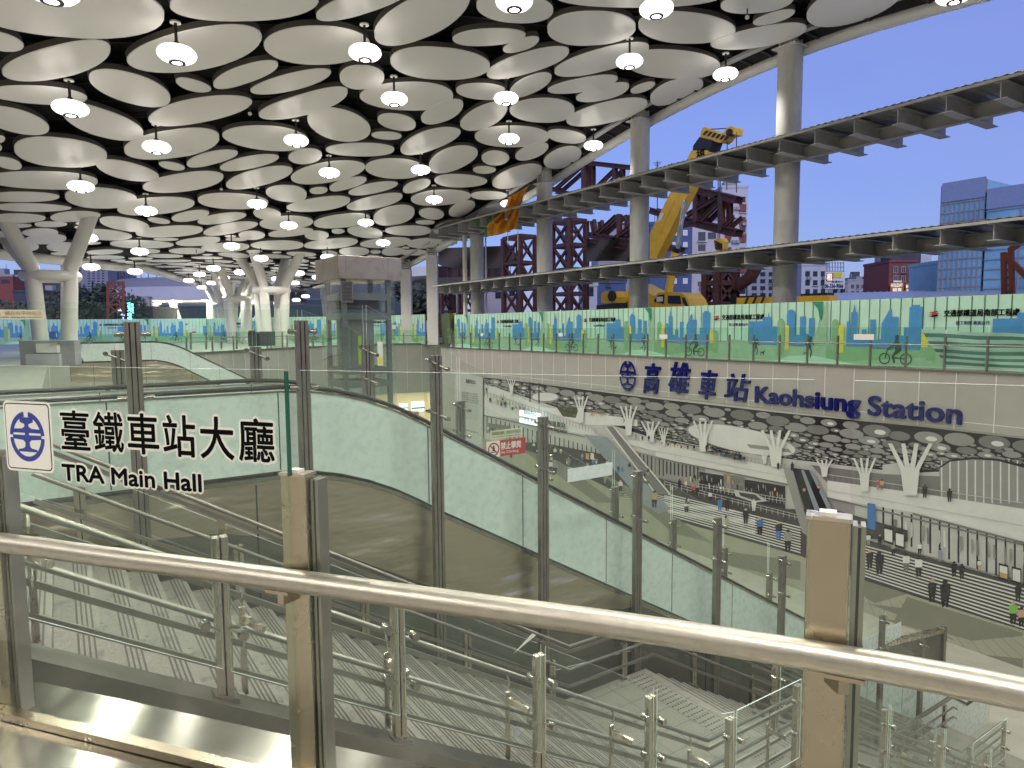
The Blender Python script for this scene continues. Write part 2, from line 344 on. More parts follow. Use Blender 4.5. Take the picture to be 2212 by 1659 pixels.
for i in range(len(EDGE)-1):
    for k in range(4): a=k/4; u=EDGE[i][0]*(1-a)+EDGE[i+1][0]*a; v=EDGE[i][1]*(1-a)+EDGE[i+1][1]*a; pts.append(V(u+.35,v,cz(u,v)+.75))
mb.tube(pts,.32,M_white,18); mb.build('tube',t,smooth=True)
mb=MB()
for a,b in zip(pts,pts[1:]): mb.bar(a+V(-1.5,0,.25),b+V(-1.5,0,.25),.35,.16,M_deck)
for i in range(0,len(pts),1): mb.bar(pts[i]+V(-.3,0,.2),pts[i]+V(-2.6,.6,.75),.18,.22,M_blk)
mb.build('bracket',t)
mb=MB(); pts=[]
for i in range(len(LEFT)-2):
    for k in range(4): a=k/4; u=LEFT[i][0]*(1-a)+LEFT[i+1][0]*a; v=LEFT[i][1]*(1-a)+LEFT[i+1][1]*a; pts.append(V(u-.2,v,cz(u,v)+.7))
mb.tube(pts,.42,M_white,14); tag(mb.build('canopy_edge_tube',smooth=True,loc=(2.7,66,7)),'slim white tube beam along the low far roof edge behind the tree columns','beam')
# discs -----------------------------------------------------------------
Z1="""-250,-150,1040,245,-.15 1032,-120,1985,140,.1 1940,-150,2600,140,.5 -150,175,155,328,-.3 0,240,697,515,.35 766,140,1635,465,.3 1616,140,2300,408,0 540,410,1063,665,-.35
1080,470,1310,577,-.35 1310,355,1725,548,.45 1535,410,2055,592,.45 -100,510,553,650,-.2 -150,635,315,838,-.35 370,627,895,880,-.4 903,567,1570,780,.35 1588,530,2157,750,.45
2093,385,2377,557,0 -60,830,35,885,0 77,830,672,1040,-.15 756,776,1365,990,.25 1362,755,1915,935,-.15 1890,645,2296,882,-.2 585,970,990,1128,-.35 978,990,1145,1055,-.3
1147,905,1475,1032,.4 1350,935,1730,1058,.4 870,1042,1390,1196,.3 1387,1005,1815,1170,.4 1775,900,1993,1018,.1 -60,955,140,1050,-.3 -100,1040,617,1172,-.1 393,1140,855,1292,-.1
-100,1175,378,1250,0 -50,1248,452,1310,-.1 715,1198,1210,1330,.2 1213,1177,1665,1295,-.1 1637,1125,1898,1250,-.1 1787,972,2264,1140,.3 1910,1148,2025,1200,.1 2030,1075,2268,1180,.4
2003,870,2442,968,0 -50,1310,288,1378,0 305,1292,627,1372,.15 610,1322,928,1433,-.3 910,1338,1053,1384,-.3 1055,1285,1297,1372,.3 1213,1298,1527,1388,.35 1248,1350,1600,1455,.4
830,1382,1260,1468,.2 1560,1270,1738,1360,-.1 1760,1198,2170,1313,.3 1595,1318,1940,1422,.1 1930,1303,2291,1412,.25 0,1377,200,1408,0 210,1363,418,1404,0 490,1405,822,1487,-.2
130,1402,365,1466,0 147,1437,415,1510,.1 15,1488,245,1555,0 282,1487,520,1556,0 672,1476,1080,1535,-.1 945,1466,1105,1488,0 1080,1455,1365,1522,.25 1037,1525,1270,1570,0
1235,1490,1545,1557,.1 1390,1465,1530,1490,0 1470,1415,1640,1483,0 1652,1398,1938,1465,.3 1540,1475,1880,1545,0 1877,1415,2033,1484,0 2045,1408,2130,1445,0 1870,1460,2212,1540,.25 -60,885,15,940,0 -40,1420,110,1470,0"""
Z2="""245,-100,858,292,.4 878,-60,1370,150,-.1 730,158,1200,288,.15 1045,213,1278,332,.4 1315,50,1880,287,.05 1350,-120,2430,53,.05 1873,55,2499,277,-.1 343,272,982,500,-.1
940,270,1468,490,.45 1357,248,1963,480,.45 1795,288,2403,492,-.1 755,497,1085,620,-.1 1088,430,1355,603,.4 1318,450,1767,585,.4 1495,498,1835,637,.4 1835,495,1993,580,.4
1953,457,2292,650,.35 155,488,755,687,0 540,598,810,773,.35 780,612,1085,815,.35 1083,587,1500,762,0 1432,588,1952,787,.4 272,683,517,810,-.2 235,805,428,865,-.1
410,760,797,955,.4 868,758,1345,913,0 1318,785,1567,890,-.2 1297,885,1540,1048,.25 1122,862,1336,995,.35 587,875,902,1070,.3 915,915,1093,1025,0 862,1018,1010,1075,0
193,960,578,1108,-.05 978,995,1297,1170,.35 430,1090,607,1193,.35 620,1062,960,1160,-.05 475,1155,860,1272,.15 848,1172,1080,1235,0 712,1220,882,1342,.3 528,1272,690,1358,-.1
877,1235,1110,1400,.25 247,1248,510,1395,.2 508,1355,632,1388,0 80,1178,437,1303,.4 90,1105,408,1208,.4 617,1338,887,1457,.25 318,1383,610,1457,0 85,1385,315,1473,-.2
160,1455,490,1535,.2 450,1458,775,1535,.1 -60,1460,160,1525,.1 35,1518,228,1580,0 230,1540,298,1568,0 298,1520,452,1580,.1 395,1535,590,1578,0"""
Z3="330,-80,805,92,.25 533,45,805,162,.45 265,132,882,317,.4 857,-150,1480,172,.35"
def surf_hit(x,y,off):
    d=ray(x,y).normalized(); t=4.0; p=EYE+d*t
    while t<160:
        if p.z>=cz(p.x,p.y)+off:
            for _ in range(12): t+=(-1 if p.z>=cz(p.x,p.y)+off else 1)*.1*.5**_; p=EYE+d*t
            return p
        t+=.2; p=EYE+d*t
    return None
DISCS=[]  # (centre, list of plan offsets)
def frame_at(c):
    e=.5; gx=(cz(c.x+e,c.y)-cz(c.x-e,c.y))/(2*e); gy=(cz(c.x,c.y+e)-cz(c.x,c.y-e))/(2*e)
    return V(-gx,-gy,1).normalized()
rd=random.Random(5)
for block,off in((Z1,0),(Z2,719),(Z3,1438)):
    for it in block.split():
        x0,y0,x1,y1,rho=[float(q) for q in it.split(',')]
        x0,x1=off+.35*x0,off+.35*x1; y0,y1=.35*y0,.35*y1
        hh=y1-y0; y0+=min(5.5,.12*hh); cx,cy,a,b=(x0+x1)/2,(y0+y1)/2,(x1-x0)/2*.962,(y1-y0)/2*.955
        rho=max(-.8,min(.8,rho*1.6)); c=surf_hit(cx,cy,.9)
        if c is None: continue
        nn=frame_at(c); P=[]; sh=-math.asin(max(-.9,min(.9,rho))); eg=rd.uniform(-.13,.13); ok=True; sq=rd.uniform(0,.05)
        for k in range(40):
            t=2*math.pi*k/40
            ct,s_=math.cos(t),math.sin(t+sh)
            px=cx+a*ct*(1+sq*abs(math.sin(2*t))); py=cy+b*s_*(1+eg*ct)*(1+sq*abs(math.sin(2*t)))
            d=ray(px,py); dn=d.dot(nn)
            if dn<.02: ok=False;break
            P.append(EYE+d*((c-EYE).dot(nn)/dn))
        if ok: DISCS.append((c,P,True))
# occupancy grid of the roof plan for the rest
CELL=.2; occ=set()
def cells(P):
    xs=[p.x for p in P]; ys=[p.y for p in P]; pl=[(p.x,p.y) for p in P]; r=[]
    for i in range(int(min(xs)/CELL)-1,int(max(xs)/CELL)+2):
        for j in range(int(min(ys)/CELL)-1,int(max(ys)/CELL)+2):
            if inside((i+.5)*CELL,(j+.5)*CELL,pl): r.append((i,j))
    return r
for c,P,_ in DISCS:
    for k in cells(P): occ.add(k)
def plan_disc(x,y,a,b,th,eg):
    pl=[]
    for k in range(32):
        t=2*math.pi*k/32; X=a*math.cos(t); Y=b*math.sin(t)*(1+eg*math.cos(t))
        pl.append((x+X*math.cos(th)-Y*math.sin(th),y+X*math.sin(th)+Y*math.cos(th)))
    return pl
def try_place(x,y,a,b,th,eg):
    pl=plan_disc(x,y,a*1.06+.12,b*1.06+.12,th,eg)
    if not all(inside(q[0],q[1]) for q in pl[::3]): return False
    cc=cells([V(q[0],q[1],0) for q in pl])
    if not cc or any(k in occ for k in cc): return False
    occ.update(cc); c=V(x,y,cz(x,y)+.9); nn=frame_at(c)
    P=[V(q[0],q[1],c.z-((q[0]-c.x)*nn.x+(q[1]-c.y)*nn.y)/nn.z) for q in plan_disc(x,y,a,b,th,eg)]
    DISCS.append((c,P,False)); return True
def seen(p,m=60):
    q=RM.transposed()@(p-EYE)
    if q.z>-.5: return None
    x=CXP-FPX*q.x/q.z; y=CYP+FPX*q.y/q.z
    return (x,y) if -m<x<2212+m and -m<y<1659+m else None
rg=random.Random(11)
for sc_,tries in(((1.5,1.0),2600),((1.1,.75),3000),((.75,.55),2800),((.45,.35),2200)):
    for _ in range(tries):
        y=rg.uniform(50,113); x=rg.uniform(-6,33)
        if seen(V(x,y,cz(x,y)+.9)) is None: continue
        big=1+max(0,y-75)*.012
        try_place(x,y,sc_[0]*rg.uniform(.9,1.5)*big,sc_[1]*rg.uniform(.9,1.2)*big,rg.uniform(-.3,.5)+.6,rg.uniform(-.15,.15))
for _ in range(2600):      # overhead and behind the eye
    y=rg.uniform(-30,30); x=rg.uniform(-30,30)
    if seen(V(x,y,cz(x,y)+.9),20) is None: try_place(x,y,2.3*rg.uniform(.6,1.3),1.5*rg.uniform(.6,1.2),rg.uniform(-.3,.5)+.6,0)
# ---------------- hanging globe lamps ----------------
ROWS=[('A',29.39,12.69),('B',23.09,23.67-10.757),('C',19.73,18.43),('D',14.05,19.23),('E',10.89,24.94-10.757),('F',4.53,25.43),('G',1.35,30.84),('H',-5.0,34.0),('I',-8.3,29),('J',-15,26),('K',-24,22)]
ROWN=['first','second','third','fourth','fifth','sixth','seventh','eighth','ninth','tenth','eleventh']
PIT=10.757
def NUMW(k): return ORD[k] if k<20 else ORD[k-20].replace('first','twenty-first') if k==20 else 'twenty-'+ORD[k-20] if k<29 else 'thirtieth' if k==29 else 'thirty-'+ORD[k-30] if k<39 else 'fortieth' if k==39 else 'forty-'+ORD[k-40]
def lamp_proto():
    t=thing('globe_lamp','','pendant lamp',(0,0,0),'globe lamps hanging under the canopy')
    mb=MB(); prof=[(r_,z_*.70) for r_,z_ in [(.0,.36),(.16,.36),(.34,.335),(.50,.25),(.585,.12),(.61,0),(.585,-.12),(.50,-.24),(.36,-.325),(.20,-.355)]]
    mb.lathe((0,0,0),prof[::-1],M_globe,30); mb.build('globe',t,smooth=True)
    mb=MB(); mb.lathe((0,0,0),[(.24,-.22),(.26,-.285),(.16,-.29),(.16,-.25)],M_blk,20); dl=mb.build('downlight',t,smooth=True)
    mb=MB(); mb.lathe((0,0,0),[(.0,-.275),(.16,-.275)],M_lens,20); mb.build('lens',dl)
    mb=MB(); mb.lathe((0,0,0),[(.17,.25),(.15,.30),(.05,.42),(.05,1.0)],M_blk,14); mb.build('stem',t,smooth=True)
    ld=bpy.data.lights.new('lamp_light','SPOT'); ld.energy=290; ld.spot_size=R_(155); ld.spot_blend=.6; ld.shadow_soft_size=.3; ld.color=(1,.945,.86)
    lo=bpy.data.objects.new('lamp_light',ld); COL.objects.link(lo); lo.parent=t; lo.location=(0,0,-.45)
    mb=MB(); mb.lathe((0,0,0),[(.0,.98),(.17,.98),(.17,1.03),(.0,1.03)],M_white,18); mb.build('ceiling_rose',t)
    return t
lamp0=lamp_proto(); LAMPS=[]; n_l=0
for r,(nm,u0,v0) in enumerate(ROWS):
    n=0
    for k in range(-6,10):
        v=v0+k*PIT; u=u0+.0514*(v-40)
        if not inside(u+.5,v) or not inside(u-.7,v) or v>108: continue
        p=V(u,v,cz(u,v)); s=seen(p,40)
        if s is None and (v<-26 or v>30): continue
        if s is None and r in(1,3,5,7) and v<-8: continue
        lab=f'glowing white globe lamp, {ORD[n]} along the {ROWN[r]} row in from the concrete columns'
        if s is not None: n+=1
        else: lab=f'glowing white globe lamp hanging above the walkway, {NUMW(n_l)} of those overhead'; n_l+=1
        o=lamp0 if not LAMPS else copy_tree(lamp0,p)
        o.location=p; o['label']=lab; WL[o.name]=p
        if n<=9: LAMPS.append((p,s,r,n,o))
        if r==4 and s and abs(s[0]-790)<25 and abs(s[1]-112)<25:
            o['label']='glowing white globe lamp with a thin red ring round its middle'
            mb=MB(); mb.lathe(p,[(.612,-.012),(.617,0),(.612,.012)],M_red,30); mb.build('red_ring',o)
# ---------------- disc objects ----------------
def ndisc(c,P):
    nn=frame_at(c); mb=MB(); n=len(P)
    ar=sum(P[i].x*P[(i+1)%n].y-P[(i+1)%n].x*P[i].y for i in range(n))
    if ar<0: P=P[::-1]
    a=[p+nn*.03 for p in P]; a2=[c+(p-c)*(1-.03/max(.4,(p-c).length)) for p in P]; b=[p+nn*.24 for p in P]
    mb.add(a2+a,[tuple(reversed(range(n)))]+[(i,n+i,n+(i+1)%n,(i+1)%n)[::-1] for i in range(n)],M_disc)
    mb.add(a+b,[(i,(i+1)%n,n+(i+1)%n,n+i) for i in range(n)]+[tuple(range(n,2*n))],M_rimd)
    return mb,c
def dirword(dx,dy):
    a=math.degrees(math.atan2(-dy,dx))%360
    return ['right of','upper right of','above','upper left of','left of','lower left of','below','lower right of'][int((a+22.5)//45)%8]
vis=[]; rest=[]
for c,P,tr in DISCS:
    s=seen(c,160 if tr else 30)
    if s is None: rest.append((c,P)); continue
    q=RM.transposed()@(c-EYE); L=max((p-c).length for p in P)
    vis.append((-q.z/L,c,P,s,L))
vis.sort(key=lambda k:k[0])
used={}
lampv=[l for l in LAMPS if l[1] is not None]
for i,(_,c,P,s,L) in enumerate(vis[:296]):
    far=_>45
    mb,cc=ndisc(c,P); ob=mb.build('ceiling_disc',loc=cc)
    near=min(lampv,key=lambda l:math.hypot(l[1][0]-s[0],(l[1][1]-s[1])*1.6)); 
    W_=max(p.x for p in P)-min(p.x for p in P); D_=min((p-c).length for p in P)
    size='big' if L>2.2 else 'medium' if L>1.15 else 'small'; shp='long' if L/max(D_,.1)>2.3 else 'oval' if L/max(D_,.1)>1.5 else 'round'
    base=f'{size} {shp} ceiling disc {dirword(s[0]-near[1][0],s[1]-near[1][1])} the'
    lampn='red ringed globe lamp' if 'red ring' in near[4]['label'] else f'{ORD[near[3]-1]} globe lamp in the {ROWN[near[2]]} row'
    lab=f'{base} {lampn}'; k=used.get(lab,0); used[lab]=k+1
    if k: lab=lab.replace('ceiling disc',['nearer','farther','outer','outermost','inner','innermost','lower','upper'][min(k-1,7)]+' ceiling disc') if k<9 else lab
    tag(ob,lab,'ceiling disc','white discs under the canopy')
mb=MB()
for c,P in [(k[1],k[2]) for k in vis[296:]]+rest:
    m2,_=ndisc(c,P); mb.add(m2.v,m2.f[:1+0],M_disc); 
    mb.add(m2.v,m2.f[1:],M_rimd)
tag(mb.build('disc_field'),'mass of small pale ceiling discs far under the canopy','ceiling discs',kind='stuff')
# little cameras between discs
# ---------------- tree columns ----------------
def tree_column(c,label,ring_z=5.2,yaw=0.0,br=1.0,rr=1.41,tr=3.15,leg=.43):
    t=thing('tree_column',label,'column',(c[0],c[1],0),'white tree columns carrying the canopy')
    for k in range(4):
        a=R_(45+90*k+yaw); d=V(math.cos(a),math.sin(a),0); C=V(c[0],c[1],0)
        top=C+d*tr; zt=cz(top.x,top.y)+1.2
        pts=[C+d*br,C+d*(br+(rr-br)*.5)+V(0,0,ring_z*.5),C+d*(rr*.97)+V(0,0,ring_z*.92),C+d*(rr*1.03)+V(0,0,ring_z*1.1),top+V(0,0,zt)]
        sm=[]
        for i in range(len(pts)-1):
            for q in range(4): sm.append(pts[i].lerp(pts[i+1],q/4))
        sm.append(pts[-1])
        mb=MB(); mb.tube(sm,leg,M_white,18); mb.build('limb',t,smooth=True)
    mb=MB(); n=28; pr=[]
    for k in range(n+1):
        a=2*math.pi*k/n; ww=rr*1.12/max(abs(math.cos(a)),abs(math.sin(a)))**.35*.86
        pr.append(V(c[0]+ww*1.02*math.cos(a+R_(yaw)),c[1]+ww*1.02*math.sin(a+R_(yaw)),ring_z))
    mb.tube(pr,.34,M_white,14); mb.build('ring',t,smooth=True)
    return t
tree_column((-.1,53.2),'white four limbed tree column nearest the dusk sky at the far left roof edge',5.15,yaw=3)
tree_column((17.24,67.16),'white four limbed tree column standing beside the glass lift shaft',5.3,yaw=3)
tree_column((17.8,84.5),'white tree column behind the far hoarding with wide spread limbs',5.2,yaw=0)
tree_column((20.2,104),'smallest white tree column farthest back under the canopy',5.0,yaw=10)
# ---------------- concrete columns ----------------
for i,(v,zt,lab) in enumerate(((21.16,15.1,'tall round concrete column nearest the camera, against open sky'),(31.47,14.2,'round concrete column standing in front of the yellow crane cab'),(41.39,12.14,'round concrete column beside the orange tarpaulin and maroon steel tower'),(51.19,9.47,'round concrete column with white downpipes strapped on its sides'))):
    t=thing('concrete_column',lab,'column',(30.5,v,0),'round concrete columns along the roof edge')
    mb=MB(); r=.585; mb.lathe((30.5,v,0),[(r,0),(r,zt*.45),(r+.006,zt*.45+.02),(r,zt*.45+.05),(r,zt)],M_conc,32); mb.build('shaft',t,smooth=True)
    mb=MB()
    for a in range(2):
        d=V(1,0,0) if a==0 else V(0,1,0); o=V(0,1,0) if a==0 else V(1,0,0)
        for s in(-.28,.28): mb.obox(V(30.5,v,zt+.75)+o*s,d*.45,o*.03,V(0,0,.75),M_conc)
    mb.obox(V(30.5,v,zt+.02),V(.62,0,0),V(0,.62,0),V(0,0,.03),M_conc)
    for dx in(-.46,.46):
        for iy in range(3):
            for iz in range(5): mb.obox(V(30.5+dx,v-.16+.16*iy,zt+.25+iz*.16),V(.02,0,0),V(0,.03,0),V(0,0,.03),M_dsteel)
    mb.build('head_bracket',t)
    if i==3:
        mb=MB()
        mb.box((29.55,v+.55,0),(29.8,v+.85,9.6),M_white); mb.build('downpipe',t)
        mb=MB(); mb.tube([(31.0,v-.62,0),(31.0,v-.62,9.4)],.07,M_white,10); mb.build('drain_pipe',t,smooth=True)
for v,zt,lab in((59.66,8.6,'square white column with lattice head standing left of the maroon steelwork'),(65.57,7.7,'square white column with lattice head next to the lift shaft')):
    t=thing('square_column',lab,'column',(30.5,v,0),'square white columns')
    mb=MB(); mb.obox((30.5,v,zt/2),RT*.52,FW*.52,V(0,0,zt/2),M_white); mb.build('shaft',t,bevel=.02)
    mb=MB()
    for a,b in((-.4,-.4),(.4,-.4),(-.4,.4),(.4,.4)): mb.obox(V(30.5,v,zt+.8)+RT*a+FW*b,RT*.07,FW*.07,V(0,0,.8),M_conc)
    for k in range(8): mb.obox(V(30.5,v,zt+.1+k*.2),RT*.4,FW*.4,V(0,0,.03),M_conc)
    mb.build('head_lattice',t)
# ---------------- elevated steel decks ----------------
def deck(zc,v0,v1,label,first):
    t=thing('steel_deck',label,'walkway deck',(29.6,(v0+v1)/2,zc),'unfinished steel walkway decks between the columns')
    x0,x1=28.0,32.0
    mb=MB(); n=int((v1-v0)/.16); vs=[]
    for i in range(n+1):
        z=zc+.42+(.04 if i%2 else 0); y=v0+i*.16
        vs+=[V(x0-.15,y,z),V(x1+.15,y,z)]
    k=len(vs); vs+=[p+V(0,0,.02) for p in vs]
    fs=[(2*i,2*i+1,2*i+3,2*i+2) for i in range(n)]+[(k+2*i,k+2*i+2,k+2*i+3,k+2*i+1) for i in range(n)]+[(2*i,2*i+2,k+2*i+2,k+2*i) for i in range(n)]+[(2*i+1,k+2*i+1,k+2*i+3,2*i+3) for i in range(n)]
    mb.add(vs,fs,M_corr); mb.build('corrugated_sheet',t)
    mb=MB(); mb.bar((x0-.1,v0,zc+.36),(x0-.1,v1,zc+.36),.12,.1,M_deck); mb.bar((x1+.1,v0,zc+.36),(x1+.1,v1,zc+.36),.12,.1,M_deck); mb.build('edge_angle',t)
    mb=MB(); mb.ibeam((29.95,v0,zc-.05),(29.95,v1,zc-.05),.30,.56,.03,M_deck); mb.build('spine_beam',t)
    v=first
    while v<v1:
        if v>v0: mb=MB(); mb.ibeam((x0+.05,v,zc+.02),(x1-.05,v,zc+.02),.42,.60,.03,M_deck); mb.build('cross_beam',t)
        v+=1.77
deck(9.85,3,56.5,'upper unfinished steel deck with corrugated top, running between the concrete columns',3.99)
deck(4.95,3,54.5,'lower unfinished steel deck with exposed cross beams, above the painted hoarding',3.99)
# ---------------- mural wall ----------------
XW=26.0; NX=V(-1,0,0); EXW=V(0,-1,0)   # writing runs toward -v, outward normal is -x : ex x ey = (0,-1,0)x(0,0,1)=(-1,0,0)
t=thing('fascia_wall','grey panelled fascia wall carrying the blue station lettering','wall',(XW+.3,20,-2))
mb=MB(); mb.box((XW,-9,-1.97),(XW+.6,49.6,.04),M_panel); mb.build('panel',t)
mb=MB(); v=49.0
while v>-9: mb.box((XW-.004,v-.012,-1.96),(XW,v+.012,.03),M_seam); v-=1.22
mb.box((XW-.005,-9,-1.70),(XW-.001,49.6,-1.675),M_seam); mb.build('seam',t)
mb=MB(); mb.box((XW-.06,-9,.04),(XW+.65,49.65,.10),M_plate); mb.build('coping',t)
mb=MB(); mb.box((XW+.01,-9,FLZ),(XW+.6,49.6,-1.98),M_panel); tag(mb.build('wall'),kind='structure')
# blue lettering: positions read off the wall plane
def wv(x,y): p=at_x(x,y,XW); return p
t=thing('station_sign','dark blue raised station name with railway emblem on the grey fascia','sign',(XW,16,-1))
mb=MB()
pe=wv(1359,811); emblem(mb,V(XW-.01,pe.y,-1.01),EXW,UP,1.32,1.68,.10,M_navy,M_navyw); mb.build('emblem',t)
mb=MB()
for ch,x0,x1,y0,y1 in (('高',1393,1428,785,850),('雄',1447,1492,783,850),('車',1512,1550,800,862),('站',1568,1622,808,866)):
    a=wv(x0,(y0+y1)/2); b=wv(x1,(y0+y1)/2); zt=wv((x0+x1)/2,y0).z; zb=wv((x0+x1)/2,y1).z
    letter(mb,ch,V(XW-.01,a.y,zb),EXW,UP,abs(a.y-b.y),zt-zb,M_navy,bold=.018,depth=.09,shear=.18)
mb.build('chinese_lettering',t)
mb=MB(); a=wv(1634,870); b=wv(1850,880); letter(mb,'Kaohsiung',V(XW-.01,a.y,-1.95),EXW,UP,a.y-wv(1858,895).y,.91,M_navy,bold=.035,depth=.09)
a=wv(1878,885); letter(mb,'Station',V(XW-.01,a.y,-1.77),EXW,UP,a.y-wv(2078,905).y,.73,M_navy,bold=.035,depth=.09)
mb.build('latin_lettering',t)
# ---------------- printed mural ----------------
XM=25.985
def ramp_mat(n,c,var=.05): return mat(n,c,.65,var=var,scale=1.5,spec=.12)
P_={k:ramp_mat('mural_'+k,c) for k,c in dict(dark=(.022,.022,.024),grey=(.17,.168,.165),mid=(.26,.258,.25),light=(.46,.458,.44),white=(.62,.618,.60),tile=(.34,.34,.265),tile2=(.20,.20,.16),floor=(.055,.053,.055),green=(.06,.08,.04),amber=(.42,.30,.14),blue=(.05,.16,.40),steel=(.24,.27,.31),red=(.5,.07,.06),skin=(.5,.32,.22),lime=(.2,.45,.08)).items()}
mu=MB(); LAY=[0]
def mp(pts,m,A=None):
    LAY[0]+=1
    lay=LAY[0]*.00022
    q=[at_x(x,y,XM) for x,y in pts]; q=[V(XM-lay,p.y,p.z) for p in q]
    ar=sum(q[i].y*q[(i+1)%len(q)].z-q[(i+1)%len(q)].y*q[i].z for i in range(len(q)))
    if ar>0: q=q[::-1]
    mu.sheet(q,P_[m])
B5=lambda x,y:(719+.35*x,553+.35*y)
Z6=lambda x,y:(1438+.35*x,553+.35*y)
Z9=lambda x,y:(1438+.35*x,1106+.35*y)
def mq(f,pts,m): mp([f(*p) for p in pts],m)
top=lambda x:805+(x-971)*(945-805)/(2212-971)+ (6 if 1200<x<2000 else 2)
mp([(1046,top(1046)),(2300,958),(2300,1700),(1046,1250)],'light')
mp([(1046,top(1046)),(1150,top(1150)),(1400,top(1400)),(1700,top(1700)),(2000,top(2000)),(2300,958),(2300,1012),(2212,1010),(1963,1022),(1650,985),(1438,955),(1279,905),(1160,866),(1046,829)],'dark')
mr=random.Random(4); mocc=[]
def lowb(x): 
    pts=[(1046,829),(1174,866),(1279,902),(1384,930),(1438,948),(1600,975),(1788,1000),(1963,1016),(2212,1008),(2320,1010)]
    for (a,b),(c,d) in zip(pts,pts[1:]):
        if a<=x<=c: return b+(d-b)*(x-a)/(c-a)
    return 0
for mul in (1.15,.9,.65,.45,.3):
  for _ in range(3200):
    x=mr.uniform(1046,2300); yt=top(x)+2; yb=lowb(x); y=mr.uniform(yt,yb); f=(yb-y)/max(1,yb-yt)
    a=(4+f*(9+(x-1046)/1200*26))*mul; b=a*(.26+.20*f)
    if y-b<yt-1 or len(mocc)>760: continue
    if any(abs(x-o[0])<(a+o[2]) and abs(y-o[1])<(b+o[3]) and ((x-o[0])/(a+o[2]))**2+((y-o[1])/(b+o[3]))**2<.94 for o in mocc): continue
    mocc.append((x,y,a,b))
for x,y,a,b in mocc:
    th=.1
    def el(fa,fb,dx=0,dy=0): return [(x+dx+a*fa*math.cos(2*math.pi*k/16),y+dy+b*fb*math.sin(2*math.pi*k/16)+a*fa*math.cos(2*math.pi*k/16)*th) for k in range(16)]
    mp(el(1,1),'mid' if mr.random()<.6 else 'grey'); 
    LAY[0]-=1
    LAY[0]+=1
    if mr.random()<.3: mp(el(.4,.4,a*.2,b*.2),'white'); LAY[0]-=1
    LAY[0]-=1
LAY[0]=16
# far sky strip, skylights
mq(B5,[(935,800),(1010,810),(1100,850),(1270,920),(1270,985),(1100,930),(935,880)],'white')
for cx,cy,w_,h_ in((950,830,22,45),(1050,880,35,50)):
    for k in range(9):
        a=2*math.pi*k/9; mq(B5,[(cx-3,cy),(cx+3,cy),(cx+w_*math.cos(a),cy+h_*math.sin(a)*.8)],'green')
for cx,cy,a,b in((1310,872,88,34),):
    mp([B5(cx+a*math.cos(2*math.pi*k/20),cy+b*math.sin(2*math.pi*k/20)) for k in range(20)],'mid'); mp([B5(cx+a*.9*math.cos(2*math.pi*k/20),cy-3+b*.75*math.sin(2*math.pi*k/20)) for k in range(20)],'white')
for sx,c in((1,'mid'),(.96,'white')):
    mp([Z6(470+345*sx*math.cos(2*math.pi*k/28),1135+78*sx*math.sin(2*math.pi*k/28)+120*sx*math.cos(2*math.pi*k/28)*.55) for k in range(28)],c)
mq(Z6,[(500,1160),(760,1190),(780,1215),(520,1185)],'mid')
mq(B5,[(1280,930),(1500,955),(1880,1010),(1880,1050),(1500,1040),(1290,985)],'white'); mq(B5,[(1380,930),(1520,935),(1500,1000),(1420,990)],'green')
for cx,cy in((1620,965),(1660,975),(1600,975)):
    for k in range(10):
        a=2*math.pi*k/10; mq(B5,[(cx-4,cy),(cx+4,cy),(cx+42*math.cos(a),cy+22*math.sin(a)+8)],'amber')
for k in range(9): a=2*math.pi*k/9; mq(B5,[(1800,1015),(1806,1015),(1803+40*math.cos(a),1012+28*math.sin(a))],'green')
# pavilion at the far side
mq(Z6,[(1690,1300),(1760,1255),(1900,1240),(2050,1250),(2212,1290),(2320,1320),(2320,1640),(2212,1560),(1690,1490)],'mid')
for k in range(11): x=1700+k*52; mq(Z6,[(x,1262),(x+9,1262),(x+9,1530),(x,1520)],'white')
mq(Z6,[(1690,1300),(1760,1255),(1900,1240),(2050,1250),(2212,1290),(2320,1320),(2320,1335),(2050,1264),(1900,1254),(1760,1268),(1690,1312)],'dark')
mq(Z6,[(1340,1290),(1470,1270),(1470,1440),(1340,1430)],'light')
mq(Z6,[(900,1290),(1340,1345),(1700,1360),(1700,1480),(1000,1400)],'grey')
# white bands
mq(B5,[(935,868),(1290,985),(1590,1055),(1640,1108),(1560,1115),(1300,1050),(1200,1010),(935,985)],'white')
mq(B5,[(1895,1110),(2212,1190),(2212,1270),(1940,1190),(1700,1130),(1900,1140)],'white')
mq(Z6,[(-60,1155),(760,1320),(760,1410),(-60,1245)],'white')
mq(Z6,[(1000,1385),(1500,1455),(2212,1560),(2320,1580),(2320,1850),(2212,1780),(1500,1590),(1000,1490)],'white')
# hall wall below the bands with dark mullions
mq(B5,[(935,985),(1200,1012),(1300,1052),(1700,1130),(1760,1240),(1700,1230),(1290,1150),(935,1150)],'light')
for k in range(26): x=950+k*28; y=1000+k*8; mq(B5,[(x,y-8),(x+6,y-6),(x+6,y+92),(x,y+90)],'dark')
mq(B5,[(960,1030),(1100,1050),(1100,1100),(960,1090)],'grey')
mq(B5,[(1860,1200),(2212,1290),(2300,1310),(2300,1440),(1860,1330)],'mid')
for k in range(16): x=1870+k*24; y=1210+k*6; mq(B5,[(x,y),(x+7,y+2),(x+7,y+105),(x,y+103)],'dark' if k%5 else 'grey')
mq(Z6,[(150,1320),(740,1420),(740,1560),(150,1440)],'dark'); mq(Z6,[(360,1345),(490,1368),(490,1480),(360,1450)],'grey'); mq(Z6,[(380,1340),(400,1340),(400,1460),(380,1455)],'amber')
mq(Z6,[(0,1260),(210,1300),(210,1440),(0,1400)],'mid'); 
for k in range(9): x=5+k*24; mq(Z6,[(x,1268+k*4),(x+9,1270+k*4),(x+9,1345+k*4),(x,1343+k*4)],'dark')
mq(Z6,[(1000,1500),(1500,1595),(1500,1690),(1000,1600)],'mid')
